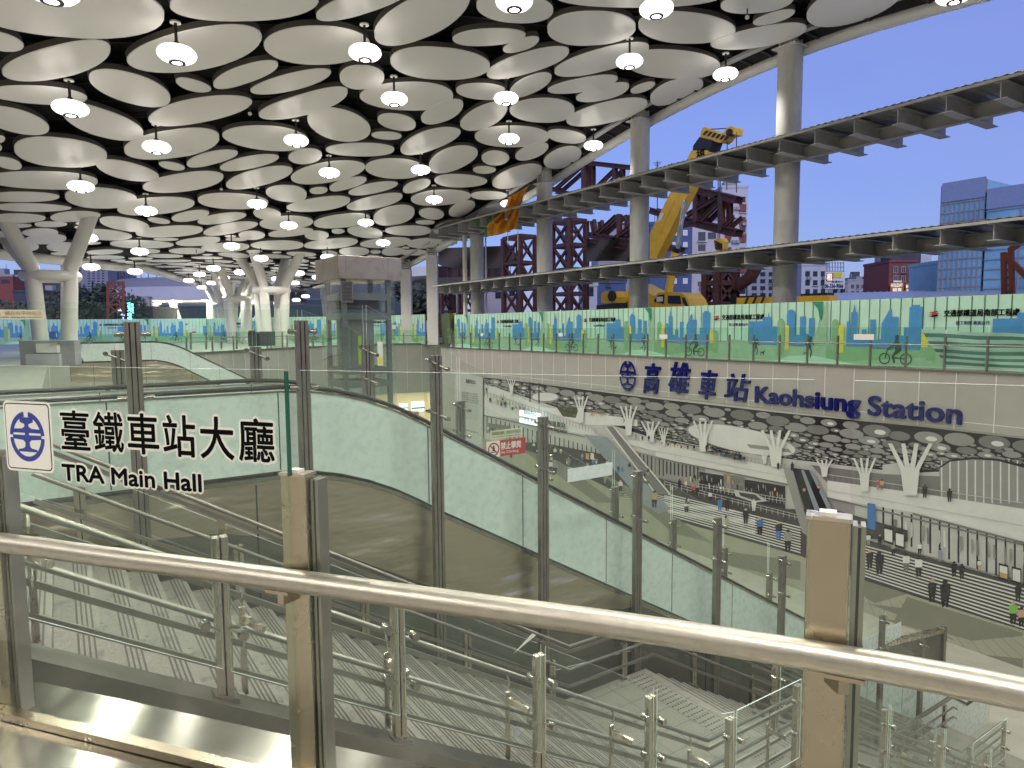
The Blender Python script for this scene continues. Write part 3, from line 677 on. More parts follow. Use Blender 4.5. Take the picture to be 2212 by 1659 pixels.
mq(Z9,[(1170,-60),(1530,0),(2212,180),(2320,210),(2320,480),(2212,430),(1170,150)],'light')
for k in range(17): x=1340+k*58; y=28+ (x-1500)*.25; mq(Z9,[(x,y-20),(x+12,y-17),(x+12,y+170+k*5),(x,y+165+k*5)],'dark')
# glass rails on the bands, soffit shade lines, lamps and counters
for f,A,B in((B5,(935,866),(1640,1106)),(Z6,(-60,1150),(760,1316)),(Z6,(1000,1380),(2212,1556))):
    for k in range(36):
        a=k/36; x=A[0]+(B[0]-A[0])*a; y=A[1]+(B[1]-A[1])*a; mq(f,[(x,y-34),(x+3,y-34),(x+3,y),(x,y)],'mid')
    mq(f,[(A[0],A[1]-36),(B[0],B[1]-36),(B[0],B[1]-31),(A[0],A[1]-31)],'light')
for f,A,B,h in((Z6,(-60,1240),(760,1405),9),(Z6,(1000,1485),(2212,1775),10),(B5,(935,980),(1560,1112),7),(Z9,(1530,2),(2300,204),12)): mq(f,[A,B,(B[0],B[1]+h),(A[0],A[1]+h)],'grey')
for f,A,B in((Z6,(-60,1200),(760,1362)),(Z6,(1000,1440),(2212,1660))): mq(f,[A,B,(B[0],B[1]+4),(A[0],A[1]+4)],'light')
for k in range(30):
    x=1345+k*34; y=60+(x-1500)*.25+mr.uniform(-4,10)
    if k%3: mq(Z9,[(x,y),(x+mr.uniform(8,22),y+4),(x+18,y+mr.uniform(60,120)),(x+2,y+100)],mr.choice(['mid','grey','white','light']))
for k in range(40):
    x=155+k*14.5; y=1330+(x-150)*.17+mr.uniform(0,60); mq(Z6,[(x,y),(x+mr.uniform(4,10),y+2),(x+8,y+mr.uniform(15,50)),(x,y+20)],mr.choice(['grey','mid','white','amber','steel','dark']))
for k in range(26):
    x=950+k*28; y=1030+k*8+mr.uniform(0,40); mq(B5,[(x+8,y),(x+18,y+3),(x+18,y+mr.uniform(15,40)),(x+8,y+18)],mr.choice(['grey','mid','dark','white']))
# floors
mq(B5,[(935,1150),(1290,1150),(1760,1240),(1860,1330),(2300,1440),(2300,1700),(1860,1540),(1400,1330),(935,1215)],'floor')
mq(Z6,[(0,1400),(760,1560),(1030,1560),(1500,1690),(1500,1760),(0,1640)],'floor')
mq(Z9,[(-300,-80),(840,60),(1170,150),(2212,440),(2320,470),(2320,760),(2212,725),(1170,400),(840,270),(0,30)],'floor')
def stripes(f,A0,A1,B0,B1,n,duty=.42,m='white'):
    # A0-A1: one end of the crossing (from far to near), B0-B1: the other end
    for k in range(n):
        a=k/n; b=(k+duty)/n; L_=lambda P,Q,s:(P[0]+(Q[0]-P[0])*s,P[1]+(Q[1]-P[1])*s)
        mq(f,[L_(A0,A1,a),L_(B0,B1,a),L_(B0,B1,b),L_(A0,A1,b)],m)
stripes(B5,(935,1180),(935,1225),(1500,1310),(1500,1390),7)
stripes(Z6,(-300,1420),(-300,1500),(560,1600),(560,1720),9)
stripes(Z9,(0,-120),(0,20),(840,90),(840,262),10)
stripes(Z9,(1190,190),(1190,390),(2230,470),(2230,735),11)
for f,A,B in((Z6,(210,1425),(760,1520)),(Z9,(0,-170),(840,40))):
    for k in range(24): a=k/24; x=A[0]+(B[0]-A[0])*a; y=A[1]+(B[1]-A[1])*a; mq(f,[(x,y-22),(x+2.5,y-22),(x+2.5,y+14),(x,y+14)],'light')
    for q in(-22,-6): mq(f,[(A[0],A[1]+q),(B[0],B[1]+q),(B[0],B[1]+q+3),(A[0],A[1]+q+3)],'light')
mq(Z6,[(430,1440),(560,1460),(640,1510),(560,1520),(440,1480)],'light'); mq(Z6,[(460,1455),(560,1470),(600,1505),(560,1508),(470,1478)],'floor')
# light paving in front
mq(Z9,[(-1400,-540),(-700,-330),(0,30),(840,270),(1170,400),(2212,725),(2320,760),(2320,1700),(-1400,1700)],'tile')
for pts in ([(-900,-400),(-640,-310),(-300,-60),(-420,-60)],[(-420,-260),(-150,-120),(300,190),(60,130)],[(1170,400),(1500,500),(1300,560),(1170,480)],[(1500,520),(1920,650),(2212,740),(2212,760),(1900,790),(1420,660)],[(1170,640),(1600,680),(1800,790),(1500,700)],[(1250,560),(1480,590),(1700,650),(1500,650)],[(1720,850),(2212,900),(2212,1000),(1950,930)],[(300,230),(840,300),(840,420),(400,330)]): mq(Z9,pts,'tile2')
for k in range(16):
    mq(Z9,[(1170+k*70,480+k*15),(1173+k*70,480+k*15),(1400+k*95,1100),(1394+k*95,1100)],'tile2')
# escalators in the picture
mq(B5,[(1560,1100),(1700,1120),(2010,1480),(2100,1560),(2020,1590),(1930,1530)],'steel'); mq(B5,[(1690,1055),(1735,1050),(2080,1470),(2000,1470)],'grey'); mq(B5,[(1735,1050),(1745,1050),(2095,1465),(2085,1470)],'white'); mq(B5,[(1690,1055),(1700,1055),(2010,1470),(2000,1470)],'white')
mq(Z6,[(735,1310),(790,1300),(860,1560),(930,1760),(850,1700)],'mid'); mq(Z6,[(790,1305),(900,1320),(1035,1565),(1100,1680),(930,1760),(850,1500)],'dark'); mq(Z6,[(845,1320),(862,1318),(960,1560),(930,1570)],'steel'); mq(Z6,[(895,1320),(915,1320),(1040,1565),(1010,1565)],'steel')
# tree columns in the picture
def mtree(f,cx,y0,y1,w_,m='white'):
    for s in(-1,-.35,.3,1):
        xb=cx+s*w_*.22; xt=cx+s*w_; h=y1-y0
        mq(f,[(xb-w_*.10,y1),(xb+w_*.10,y1),(xb+w_*.12+s*w_*.12,y0+h*.5),(xt+w_*.10,y0),(xt-w_*.10,y0),(xb-w_*.14+s*w_*.12,y0+h*.5)],m)
for f,cx,y0,y1,w_ in((B5,1540,865,1025,42),(B5,1835,925,1105,50),(B5,1970,1020,1150,55),(B5,1110,760,850,25),(B5,2050,1060,1170,30),(Z6,240,1015,1205,58),(Z6,690,1075,1300,85),(Z6,990,1255,1360,48),(Z6,1238,1245,1450,66),(Z6,1520,1155,1475,125),(Z6,620,1200,1280,30)): mtree(f,cx,y0,y1,w_)
# people in the picture
def mper(f,x,y,h,c1,c2):
    w_=h*.17
    mq(f,[(x-w_,y-h*.48),(x+w_*.9,y-h*.48),(x+w_*.6,y),(x+w_*.15,y),(x,y-h*.36),(x-w_*.2,y),(x-w_*.7,y)],c2)
    mq(f,[(x-w_,y-h*.46),(x+w_,y-h*.46),(x+w_*1.15,y-h*.80),(x+w_*.4,y-h*.85),(x-w_*.4,y-h*.85),(x-w_*1.15,y-h*.80)],c1)
    mq(f,[(x+.42*w_*1.4*math.cos(2*math.pi*k/8),y-h*.925+.075*h*math.sin(2*math.pi*k/8)) for k in range(8)],'dark' if mr.random()<.7 else 'skin'); LAY[0]-=3
cl=['dark','white','mid','dark','steel','amber','blue','white']
for f,x,y,h,c1,c2 in ((Z9,1655,550,140,'dark','dark'),(Z9,1735,582,170,'dark','dark'),(Z9,1330,380,145,'dark','dark'),(Z9,1270,345,115,'dark','dark'),(Z9,1495,365,115,'white','grey'),(Z9,1572,395,125,'white','dark'),(Z9,1190,400,150,'white','dark'),(Z9,765,235,130,'mid','dark'),(Z9,708,165,110,'dark','blue'),(Z9,592,138,110,'blue','dark'),(Z9,380,125,105,'tile','mid'),(Z9,505,70,95,'dark','dark'),(Z9,2155,685,140,'lime','dark'),(Z9,2205,700,120,'skin','dark'),(Z9,2185,545,110,'dark','dark'),(Z9,1790,395,95,'dark','dark'),(Z9,1838,410,95,'dark','dark'),(Z9,1415,260,80,'mid','dark'),(Z9,1332,205,70,'dark','dark'),(Z9,1262,200,70,'white','mid'),(Z9,1223,145,60,'skin','skin'),(Z9,1945,350,60,'white','amber'),(Z9,1705,300,80,'steel','steel'),(Z9,1578,255,70,'white','dark'),
   (B5,1995,1550,105,'amber','dark'),(B5,2100,1470,60,'mid','dark'),(B5,1380,1345,85,'mid','dark'),(B5,1355,1330,70,'white','dark'),(B5,1690,1400,50,'mid','mid'),(B5,1785,1450,70,'white','dark'),(B5,1110,1245,50,'grey','dark'),(B5,1250,1190,40,'white','dark'),(B5,1465,1290,50,'mid','mid'),(B5,2150,1430,55,'dark','dark'),(B5,2195,1560,70,'white','white'),
   (Z6,345,1570,80,'blue','blue'),(Z6,390,1570,80,'dark','dark'),(Z6,285,1510,60,'white','dark'),(Z6,180,1470,60,'red','dark'),(Z6,205,1478,60,'dark','dark'),(Z6,138,1580,80,'white','dark'),(Z6,555,1570,75,'white','white'),(Z6,350,1455,40,'white','mid'),(Z6,135,1415,50,'amber','white'),(Z6,1320,1440,60,'red','mid'),(Z6,1345,1440,65,'skin','grey'),(Z6,1610,1490,85,'dark','dark'),(Z6,1762,1515,85,'dark','dark'),(Z6,705,1315,45,'dark','dark'),(Z6,792,1325,55,'dark','dark'),(Z6,865,1470,45,'skin','dark'),(Z6,955,1450,40,'skin','dark')): mper(f,x,y,h,c1,c2)
for k in range(46): x=262+k*5.2+mr.uniform(-3,3); mper(Z6,x,1205+k*1.4+mr.uniform(-3,6),mr.uniform(34,48),mr.choice(cl),mr.choice(cl))
for k in range(22): x=1290+k*32+mr.uniform(-8,8); y=1190+ (x-1290)*.23; mper(B5,x,y+mr.uniform(0,60),mr.uniform(34,52),mr.choice(cl),mr.choice(cl))
for k in range(14): x=980+k*23; mper(B5,x,905+k*7.5,mr.uniform(28,40),mr.choice(cl),mr.choice(cl))
for k in range(10): x=1880+k*40; mper(B5,x,1130+k*8,mr.uniform(30,42),mr.choice(cl),mr.choice(cl))
LAY[0]+=3
# little signs in the picture
mq(Z9,[(1255,-60),(1305,-50),(1305,110),(1255,95)],'blue')
for x in(1355,1425,2065,2145): 
    y=85 if x<2000 else 310; 
    if x==1425: y=112
    if x==2145: y=330
    mq(Z9,[(x,y),(x+60,y+15),(x+60,y+115),(x,y+95)],'dark'); mq(Z9,[(x+6,y+14),(x+54,y+26),(x+54,y+100),(x+6,y+85)],'white')
    if x==2065: mq(Z9,[(x+6,y+55),(x+54,y+68),(x+54,y+100),(x+6,y+85)],'amber')
for x,c in((1570,'amber'),(1600,'white')): mq(B5,[(x-3,1205),(x+25,1212),(x+25,1265),(x-3,1258)],'dark'); mq(B5,[(x,1212),(x+22,1218),(x+22,1258),(x,1252)],c)
LAY[0]+=2
def mtext(s,f,x0,y0,x1,y1,m,bold=.02):
    a=at_x(*f(x0,(y0+y1)/2),XM); b=at_x(*f(x1,(y0+y1)/2),XM); zt=at_x(*f(x0,y0),XM).z; zb=at_x(*f(x0,y1),XM).z
    letter(mu,s,V(XM-LAY[0]*.00022-.002,a.y,zb),EXW,UP,a.y-b.y,zt-zb,P_[m],bold=bold)
mtext('高雄車站',B5,1338,1010,1445,1045,'dark'); mtext('Kaohsiung Station',B5,1340,1048,1455,1078,'dark')
# text panel at the mural's left end
mp([(985,798),(1046,top(1046)),(1046,985),(985,965)],'light'); LAY[0]+=1
mtext('高雄車站2023',B5,830,758,890,785,'dark'); mtext('Kaohsiung Station',B5,832,790,888,800,'mid',0)
for k in range(5): mtext('高雄車站鐵路地下化工程紀念設計',B5,805,835+k*13,905,845+k*13,'dark',0)
for k in range(7): mtext('station square and canopy of light',B5,810,910+k*13,900,919+k*13,'mid',0)
mtext('交通部 高雄市',B5,805,1062,905,1072,'dark',0)
tag(mu.build('wall_mural'),'huge printed station hall picture covering the wall below the grey fascia','mural')
# glowing sign box added before the mural in place of a reflected sign
t=thing('mirrored_sign','small glowing white two row sign box standing for a reflection before the mural','sign',at_x(1143,900,25.4))
M_lit=emis('lit_sign_face',(.9,.95,1),.45)
for i,(ya,yb) in enumerate(((886,902),(903,917))):
    a=at_x(1122,ya,25.4); b=at_x(1165,yb+4,25.4)
    mb=MB(); mb.box((25.4,b.y,b.z),(25.55,a.y,a.z),M_lit); p_=mb.build('face',t)
    mb=MB(); letter(mb,'高雄車站西出口' if i==0 else '月台',V(25.39,a.y-.5,b.z+.16),EXW,UP,(a.y-b.y)*.62,.26,M_ink,bold=.01); letter(mb,'West Exit' if i==0 else 'Platform',V(25.39,a.y-.5,b.z+.04),EXW,UP,(a.y-b.y)*.5,.09,M_ink); mb.build('lettering',p_)
mb=MB(); mb.box((25.44,36.2,-3.2),(25.5,36.26,-1.9),M_blk); mb.box((25.44,35.2,-3.2),(25.5,35.26,-1.9),M_blk); mb.build('hanger',t)
# ---------------- glass balustrades ----------------
def balustrade(name,label,pts,step,post_h,glass_h,railz,base=0.10,m_post=M_dsteel,wide=.06,rail_off=-.08,gm=M_gglass,tube=.025,glass0=.08):
    """pts: plan polyline"""
    t=thing(name,label,'balustrade',(pts[0][0],pts[0][1],base))
    seg=[]; tot=0
    for a,b in zip(pts,pts[1:]): l=math.hypot(b[0]-a[0],b[1]-a[1]); seg.append((tot,l,a,b)); tot+=l
    def at(s):
        for s0,l,a,b in seg:
            if s<=s0+l+1e-6: k=(s-s0)/l; return V(a[0]+(b[0]-a[0])*k,a[1]+(b[1]-a[1])*k,0),V(b[0]-a[0],b[1]-a[1],0).normalized()
        return V(*b,0),V(b[0]-a[0],b[1]-a[1],0).normalized()
    n=max(1,round(tot/step)); rail=[]
    for k in range(n+1):
        p,d=at(tot*k/n); nn=V(-d.y,d.x,0)
        mb=MB(); mb.obox(p+V(0,0,base+post_h/2)-nn*.0,d*wide/2,nn*.045,V(0,0,post_h/2),m_post); mb.build('post',t)
        rail.append(p+nn*rail_off+V(0,0,base+railz))
        if k<n:
            q,_=at(tot*(k+1)/n); e=(q-p).normalized(); ne=V(-e.y,e.x,0); L=(q-p).length
            mb=MB(); mb.obox((p+q)/2+ne*.055+V(0,0,base+glass_h/2+glass0/2),e*(L/2-.03),ne*.007,V(0,0,glass_h/2-glass0/2),gm,M_edge); mb.build('glass_pane',t)
    mb=MB(); mb.tube(rail,tube,M_dsteel,8); mb.build('rail',t,smooth=True)
    return t
bl=balustrade('glass_balustrade','glass balustrade with steel posts along the top of the grey fascia wall',[(XW+.12,48.9),(XW+.12,-3.0)],1.33,1.17,1.50,.86)
mb=MB()
for x,y in((921+719-719,0),):pass
for px_,py_,w_ in((1041,723,.35),(1211,723,.4),(1433,727,.55),(1866,728,.8)):
    p=at_x(px_,py_,XW+.04); mb.box((XW+.03,p.y-w_/2,p.z-.11),(XW+.045,p.y+w_/2,p.z+.11),M_paper)
mb.build('sticker',bl)
# ---------------- painted hoardings ----------------
def hoarding(name,label,o,ex,L,h,phase,art_side=1,art=True,scale=1.0,mod=8.9,end=None,base=M_mint,seam=.42):
    ex=Vector(ex).normalized(); nn=ex.cross(UP)      # outward (viewer) side
    o=Vector(o); t=thing(name,label,'hoarding',o+ex*(L/2))
    mb=MB(); n=int(L/seam); vs=[]
    for i in range(n+1):
        s=i*L/n
        for q,dd in((0,0.0),(.86,0.0),(.90,-.03),(.96,-.03)):
            ss=min(L,s+q*L/n); vs.append((ss,dd))
    k=[]
    for s,dd in vs: k+=[o+ex*s+nn*dd,o+ex*s+nn*dd+UP*h]
    mb.add(k,[(2*i,2*i+2,2*i+3,2*i+1) for i in range(len(vs)-1)],base)
    mb.obox(o+ex*(L/2)-nn*.08+UP*(h/2),ex*(L/2),nn*.03,UP*(h/2-.02),M_dsteel); mb.build('corrugated_panel',t)
    if not art: return t
    S=MB(); A=MB(); W=MB(); G=MB(); Fg=MB(); cnt=[0]
    for i in range(n+1): S.obox(o+ex*(i*L/n+.93*L/n)+nn*.012+UP*(h/2),ex*.013,nn*.002,UP*(h/2-.01),M_seamd)
    S.build('panel_seam',t)
    def poly(B,pts,m,lay):
        # clip to the hoarding's length
        q=[(max(0,min(L,x)),max(.0,min(h-.02,y))) for x,y in pts]
        if max(p[0] for p in q)-min(p[0] for p in q)<.01: return
        ar=sum(q[i][0]*q[(i+1)%len(q)][1]-q[(i+1)%len(q)][0]*q[i][1] for i in range(len(q)))
        if ar<0: q=q[::-1]
        cnt[0]+=1; B.sheet([o+ex*x+UP*y+nn*(lay+cnt[0]*.00012) for x,y in q],m)
    def cap(x,w_,y0,y1): r=w_/2; return [(x-r,y0),(x+r,y0)]+[(x+r*math.cos(math.pi*k/8),y1-r+r*math.sin(math.pi*k/8)) for k in range(9)]
    mod=10.36; s0=phase-mod*6
    while s0<L:
        X=lambda a:s0+a
        if s0+mod>-2 and s0<L:
            H=h/2.73
            poly(A,[(X(0),.02),(X(10.36),.02),(X(10.36),.80*H),(X(8.9),.66*H),(X(7.0),.86*H),(X(4.8),.72*H),(X(2.6),.9*H),(X(1.2),1.0*H),(X(0),.8*H)],M_hgr,.014)
            poly(A,[(X(6.2),.05),(X(10.36),.42*H),(X(10.36),.80*H),(X(8.9),.66*H),(X(7.0),.86*H),(X(6.2),.82*H)],M_hol,.0142)
            poly(A,[(X(3.6),.02),(X(7.6),.02),(X(5.6),.34*H),(X(4.4),.30*H)],M_mint,.0144)
            for a,b,y in((2.18,2.93,1.88),(2.93,3.42,2.08),(3.42,3.77,1.64),(3.77,4.25,1.3),(4.65,4.9,1.25),(4.89,5.17,2.08),(5.17,5.35,1.3),(5.33,5.6,2.0),(7.09,7.24,1.83),(7.27,7.55,2.22),(7.55,7.78,1.2),(7.76,7.96,1.5),(8.1,8.33,1.9),(8.95,9.24,2.0),(9.24,9.48,1.25),(9.46,9.64,1.58),(9.64,10.13,2.37),(9.74,10.03,2.45)):
                poly(W,[(X(a),.80*H),(X(b),.80*H),(X(b),y*H),(X(a),y*H)],M_hblue,.017)
            poly(W,[(X(3.2),2.0*H),(X(3.3),2.0*H),(X(3.26),2.34*H)],M_hblue,.017); poly(W,[(X(7.34),2.2*H),(X(7.48),2.2*H),(X(7.44),2.42*H),(X(7.41),2.56*H),(X(7.38),2.42*H)],M_hblue,.017)
            poly(W,cap(X(4.44),.44,.8*H,2.40*H),M_hblue,.017); poly(W,[(X(8.56),.8*H),(X(8.95),.8*H),(X(8.95),2.33*H),(X(8.86),2.28*H),(X(8.56),1.72*H)],M_hblue,.017)
            poly(W,[(X(2.2),.78*H),(X(5.6),.74*H),(X(5.6),1.15*H),(X(2.2),1.2*H)],M_hblue,.0165); poly(W,[(X(7.1),.78*H),(X(10.1),.7*H),(X(10.1),1.12*H),(X(7.1),1.05*H)],M_hblue,.0165)
            poly(G,[(X(5.45),2.71*H),(X(5.98),2.71*H),(X(5.98),2.15*H),(X(5.72),1.45*H),(X(5.86),1.95*H),(X(5.75),2.4*H)],M_hgr2,.019); poly(G,[(X(5.6),1.2*H),(X(6.0),2.0*H),(X(6.12),2.7*H),(X(6.2),2.7*H),(X(6.2),.8*H),(X(5.5),.8*H)],M_hgr,.0185)
            for a,w_,y in((3.92,.36,2.0),(6.58,.30,1.94),(10.5,.34,1.45)): poly(G,cap(X(a),w_,.3*H,y*H),M_hol,.021)
            for a,w_,y,y0 in((4.25,.2,1.71,.59),(6.86,.24,1.71,.5),(10.25,.24,1.50,.8)): poly(G,cap(X(a),w_,y0*H,y*H),M_hyel,.022)
            def fig(x,y,s,kind):
                P=lambda pts:poly(Fg,[(X(x)+a*s,y+b*s) for a,b in pts],M_fig,.024)
                P([(.07*math.cos(2*math.pi*k/8)+.05,.92+.09*math.sin(2*math.pi*k/8)) for k in range(8)])
                if kind=='bike':
                    P([(-.02,.84),(.10,.84),(.22,.5),(.12,.42),(.0,.5)]); P([(.0,.78),(-.28,.52),(-.25,.48),(.05,.66)]); P([(.02,.5),(.2,.46),(-.02,.3),(.02,.06),(-.05,.06),(-.1,.3)])
                    for cx in(-.34,.36):
                        for k in range(10): a0,a1=2*math.pi*k/10,2*math.pi*(k+1)/10; P([(cx+.2*math.cos(a0),.2+.2*math.sin(a0)),(cx+.2*math.cos(a1),.2+.2*math.sin(a1)),(cx+.16*math.cos(a1),.2+.16*math.sin(a1)),(cx+.16*math.cos(a0),.2+.16*math.sin(a0))])
                    P([(-.34,.2),(-.3,.2),(-.22,.55),(-.26,.55)]); P([(-.1,.22),(.36,.18),(.36,.22),(-.1,.27)])
                else:
                    P([(-.05,.84),(.09,.84),(.08,.5),(-.06,.5)]); P([(-.06,.5),(.03,.5),(-.08,.28),(-.3,.2),(-.3,.15),(-.04,.24)]); P([(.0,.5),(.08,.5),(.14,.26),(.08,.0),(.02,.0),(.07,.26)])
                    P([(-.05,.82),(-.24,.62),(-.16,.56),(-.02,.72)]); P([(.08,.82),(.26,.6),(.2,.58),(.06,.72)])
                    if kind=='dog': P([(.34,.2),(.55,.22),(.62,.32),(.66,.26),(.58,.14),(.56,.0),(.52,.0),(.5,.12),(.38,.12),(.36,.0),(.32,.0)])
            fig(5.4,.25*H,.95*H,'run'); fig(2.6,.28*H,.78*H,'dog'); fig(9.15,.08*H,1.2*H,'bike')
            xm=X(0)
            if -.1<xm+.2 and xm+.3<L:
                for i,(c,q) in enumerate(((M_red,.0),(M_red,-.07),(M_ink,-.14))): poly(G,[(xm+.0,2.14*H+q),(xm+.3,2.20*H+q),(xm+.36,2.16*H+q),(xm+.16,2.11*H+q)],c,.022)
                if xm+3<L and xm>-.3: letter(G,'交通部鐵道局南部工程處',o+ex*(xm+.53)+UP*(1.98*H)+nn*.026,ex,UP,2.45,.25*H,M_ink,bold=.03); letter(G,'施工期間 謝謝合作',o+ex*(xm+.96)+UP*(1.67*H)+nn*.026,ex,UP,1.12,.14*H,M_navy,bold=.015)
        s0+=mod
    A.build('ground_print',t); W.build('skyline_print',t); G.build('motif_print',t)
    if Fg.f: Fg.build('figure_print',t)
    return t
XH=28.0; pA=at_x(1543,680,XH); pB=at_x(2008,660,XH); LM=pA.y-pB.y
hs=50.8; 
hoarding('hoarding','mint painted construction hoarding with blue city skyline behind the fascia balustrade',(XH,hs,0),(0,-1,0),hs+4,2.73,hs-23.45)
# far hoarding left of the lift and lime return
Pf=[V(-52,112,0),V(1.4,101.2,0),V(15.8,93.2,0),V(21.5,81.5,0),V(25.8,77.8,0),V(30.1,68.1,0),V(31.0,62.4,0)]
for i,(a,b) in enumerate(zip(Pf,Pf[1:])):
    lab=['long bluish green hoarding at the far left behind the tree column','far green hoarding run behind the wheelchair lift sign','far hoarding run with skyline behind the round posts','far hoarding run just left of the glass lift','hoarding run right of the glass lift below the white columns','yellow green hoarding run beside the maroon steelwork'][i]
    hoarding('hoarding',lab,a,b-a,(b-a).length,3.0,2.5+i,mod=9.2)
for (x0,x1,nm,m,yy) in((955,973,'shade coloured lime return panel of the hoarding beside the fascia end',M_dol,678),(973,986,'bright lime hoarding end panel beside the fascia end',M_lime,677)):
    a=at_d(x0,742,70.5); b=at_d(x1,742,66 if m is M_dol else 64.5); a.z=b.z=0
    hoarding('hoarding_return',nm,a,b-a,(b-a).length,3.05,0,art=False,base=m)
# striped tarpaulin on the balustrade at the right
mb=MB(); M_tp=[mat('tarp_pale',(.55,.62,.60),.4,bump=.5,bscale=3),mat('tarp_teal',(.10,.22,.20),.4,bump=.5,bscale=3)]
v0=at_x(1988,770,XW+.28).y; nS=11
for j in range(nS):
    vs=[];  n=26
    for i in range(n+1):
        f=i/n; y=v0-f*(v0+2); top_=1.52-.12*math.sin(f*3.1)-.10*min(1,f*4)+.02*math.sin(f*40)
        for k in (j/nS,(j+1)/nS):
            z=.14+(top_-.14)*k-.10*math.sin(f*7+k*2)*(1-abs(2*k-1)); x=XW+.30+.05*math.sin(f*31+k*5)+.03*math.sin(f*67+3*k)
            yy=y-(.9*(1-k)*(1-f) if True else 0)
            vs.append(V(x,yy,z))
    mb.add(vs,[(2*i,2*i+1,2*i+3,2*i+2) for i in range(n)],M_tp[j%2])
tag(mb.build('tarpaulin',smooth=True),'green and white striped tarpaulin draped behind the balustrade at far right','tarpaulin')
# ---------------- far court wall, lit hall ----------------
FWP=[V(-.45,46,0),V(1.5,47.5,0),V(8.75,52.3,0),V(17.4,60,0),V(23,63.2,0),V(28,63.9,0),V(33.9,62.6,0)]
mb=MB(); vs=[]
for p in FWP: vs+=[p+V(0,0,-4.95),p+V(0,0,.02)]
mb.add(vs,[(2*i,2*i+2,2*i+3,2*i+1)[::-1] for i in range(len(FWP)-1)],M_panel)
mb2=MB()
t=thing('court_wall','grey curved wall of the sunken court opposite, under the far railing','wall',FWP[3])
for a,b in zip(FWP,FWP[1:]):
    L=(b-a).length; n=max(1,int(L/1.3)); d=(b-a).normalized(); nn=V(d.y,-d.x,0)
    for k in range(n): p=a+d*(k*L/n)+nn*.012; mb2.obox(p+V(0,0,-2.45),d*.012,nn*.004,V(0,0,2.45),M_seam)
    mb.obox((a+b)/2+V(0,0,.05),d*(L/2),nn*.12,V(0,0,.05),M_plate)
    mb.obox((a+b)/2+V(0,0,-4.97)-nn*2,d*(L/2),nn*2,V(0,0,.02),M_white)
mb.build('panel',t); mb2.build('seam',t)
M_cream=mat('hall_cream_wall',(.74,.66,.52),.5,var=.04)
mb=MB(); mb.add([V(4,68,FLZ),V(24,72,FLZ),V(24,72,-4.9),V(4,68,-4.9)],[(0,1,2,3)],M_cream); mb.add([V(24,72,FLZ),V(40,66.5,FLZ),V(40,66.5,-4.9),V(24,72,-4.9)],[(0,1,2,3)],M_cream)
mb.add([V(33.8,62.5,FLZ),V(33.8,62.5,-4.9),V(33.8,72,-4.9),V(33.8,72,FLZ)],[(0,1,2,3)],M_cream)
hw=tag(mb.build('hall_wall'),'warm lit cream wall of the hall under the far court wall','wall')
mb=MB(); mb.box((34.05,50.1,FLZ),(34.3,62.4,.0),M_panel); mb.box((26.6,49.62,FLZ),(34.3,50.05,.0),M_panel); tag(mb.build('court_side_wall'),'grey side wall of the court behind the fascia end','wall')
t=thing('hall_light','row of bright downlights washing the cream hall wall','ceiling light',(25,66,-5))
for k in range(6):
    p=V(20+k*2.6,66.3-abs(k-1.5)*.35,-5.02); mb=MB(); mb.lathe(p,[(0,0),(.18,0),(.18,.03)],emis('hall_lens',(1,.86,.62),5) if k==0 else MATS['hall_lens'],14); mb.build('lens',t)
ld=bpy.data.lights.new('hall_light_beam','AREA'); ld.shape='RECTANGLE'; ld.size=14; ld.size_y=1.0; ld.energy=200; ld.color=(1,.84,.6)
lo=bpy.data.objects.new('hall_light_beam',ld); COL.objects.link(lo); lo.location=V(26.5,66,-5.05)-WL[t.name]; lo.parent=t
for i,(x0,x1,y0,y1,c) in enumerate(((863,881,872,886,M_lit),(889,917,868,888,M_lit),(866,905,889,925,M_red))):
    a=at_y(x0,y0,64.5); b=at_y(x1,y1,64.5); t=thing('hall_sign',['small glowing sign in the lit hall','wider glowing sign in the lit hall','pale red poster stand in the lit hall'][i],'sign',(a.x,64.5,b.z))
    mb=MB(); mb.box((a.x,64.5,b.z),(b.x,64.65,a.z),c if i<2 else mat('poster_red',(.55,.22,.18),.5,var=.3,scale=3)); mb.build('face',t)
    mb=MB(); mb.box((a.x,64.44,b.z+(a.z-b.z)*.3),(b.x,64.49,b.z+(a.z-b.z)*.42),M_paper if i==2 else M_hblue); mb.build('band',t)
balustrade('court_railing','low glass railing with slim posts along the far edge of the court',[(p.x,p.y+.25) for p in FWP[1:]],2.3,1.15,1.45,.85,base=.02,wide=.09)
# ---------------- glass lift ----------------
YL=26.7
a=at_y(726,600,YL); b=at_y(862,605,YL); x0,x1=a.x,b.x; c0=at_y(712,700,YL).x; c1=at_y(845,700,YL).x
zt=4.6; zb=3.68; M_lf=mat('lift_frame',(.17,.18,.175),.4,.5)
t=thing('lift_shaft','free standing glass lift shaft with a brushed steel roof box','lift',((x0+x1)/2,YL+1.2,0))
mb=MB(); mb.box((x0,YL-.25,zb),(x1,YL+2.6,zt),mat('lift_cap_steel',(.46,.40,.32),.32,.95,var=.12,scale=1.2,wear=((.36,.27,.18),2.0,.54))); cp=mb.build('roof_box',t,bevel=.02)
mb=MB(); 
for q in(.12,.78): mb.box((x0+(x1-x0)*q-.008,YL-.256,zb),(x0+(x1-x0)*q+.008,YL-.25,zt),M_dsteel)
mb.build('seam',cp)
sx0,sx1=x0+.12,x1-.22; d0,d1=YL,YL+2.35
mb=MB()
for x in(sx0+.25,sx1-.2):
    for y in(d0+.22,d1-.2): mb.box((x-.09,y-.09,FLZ),(x+.09,y+.09,zb),M_lf)
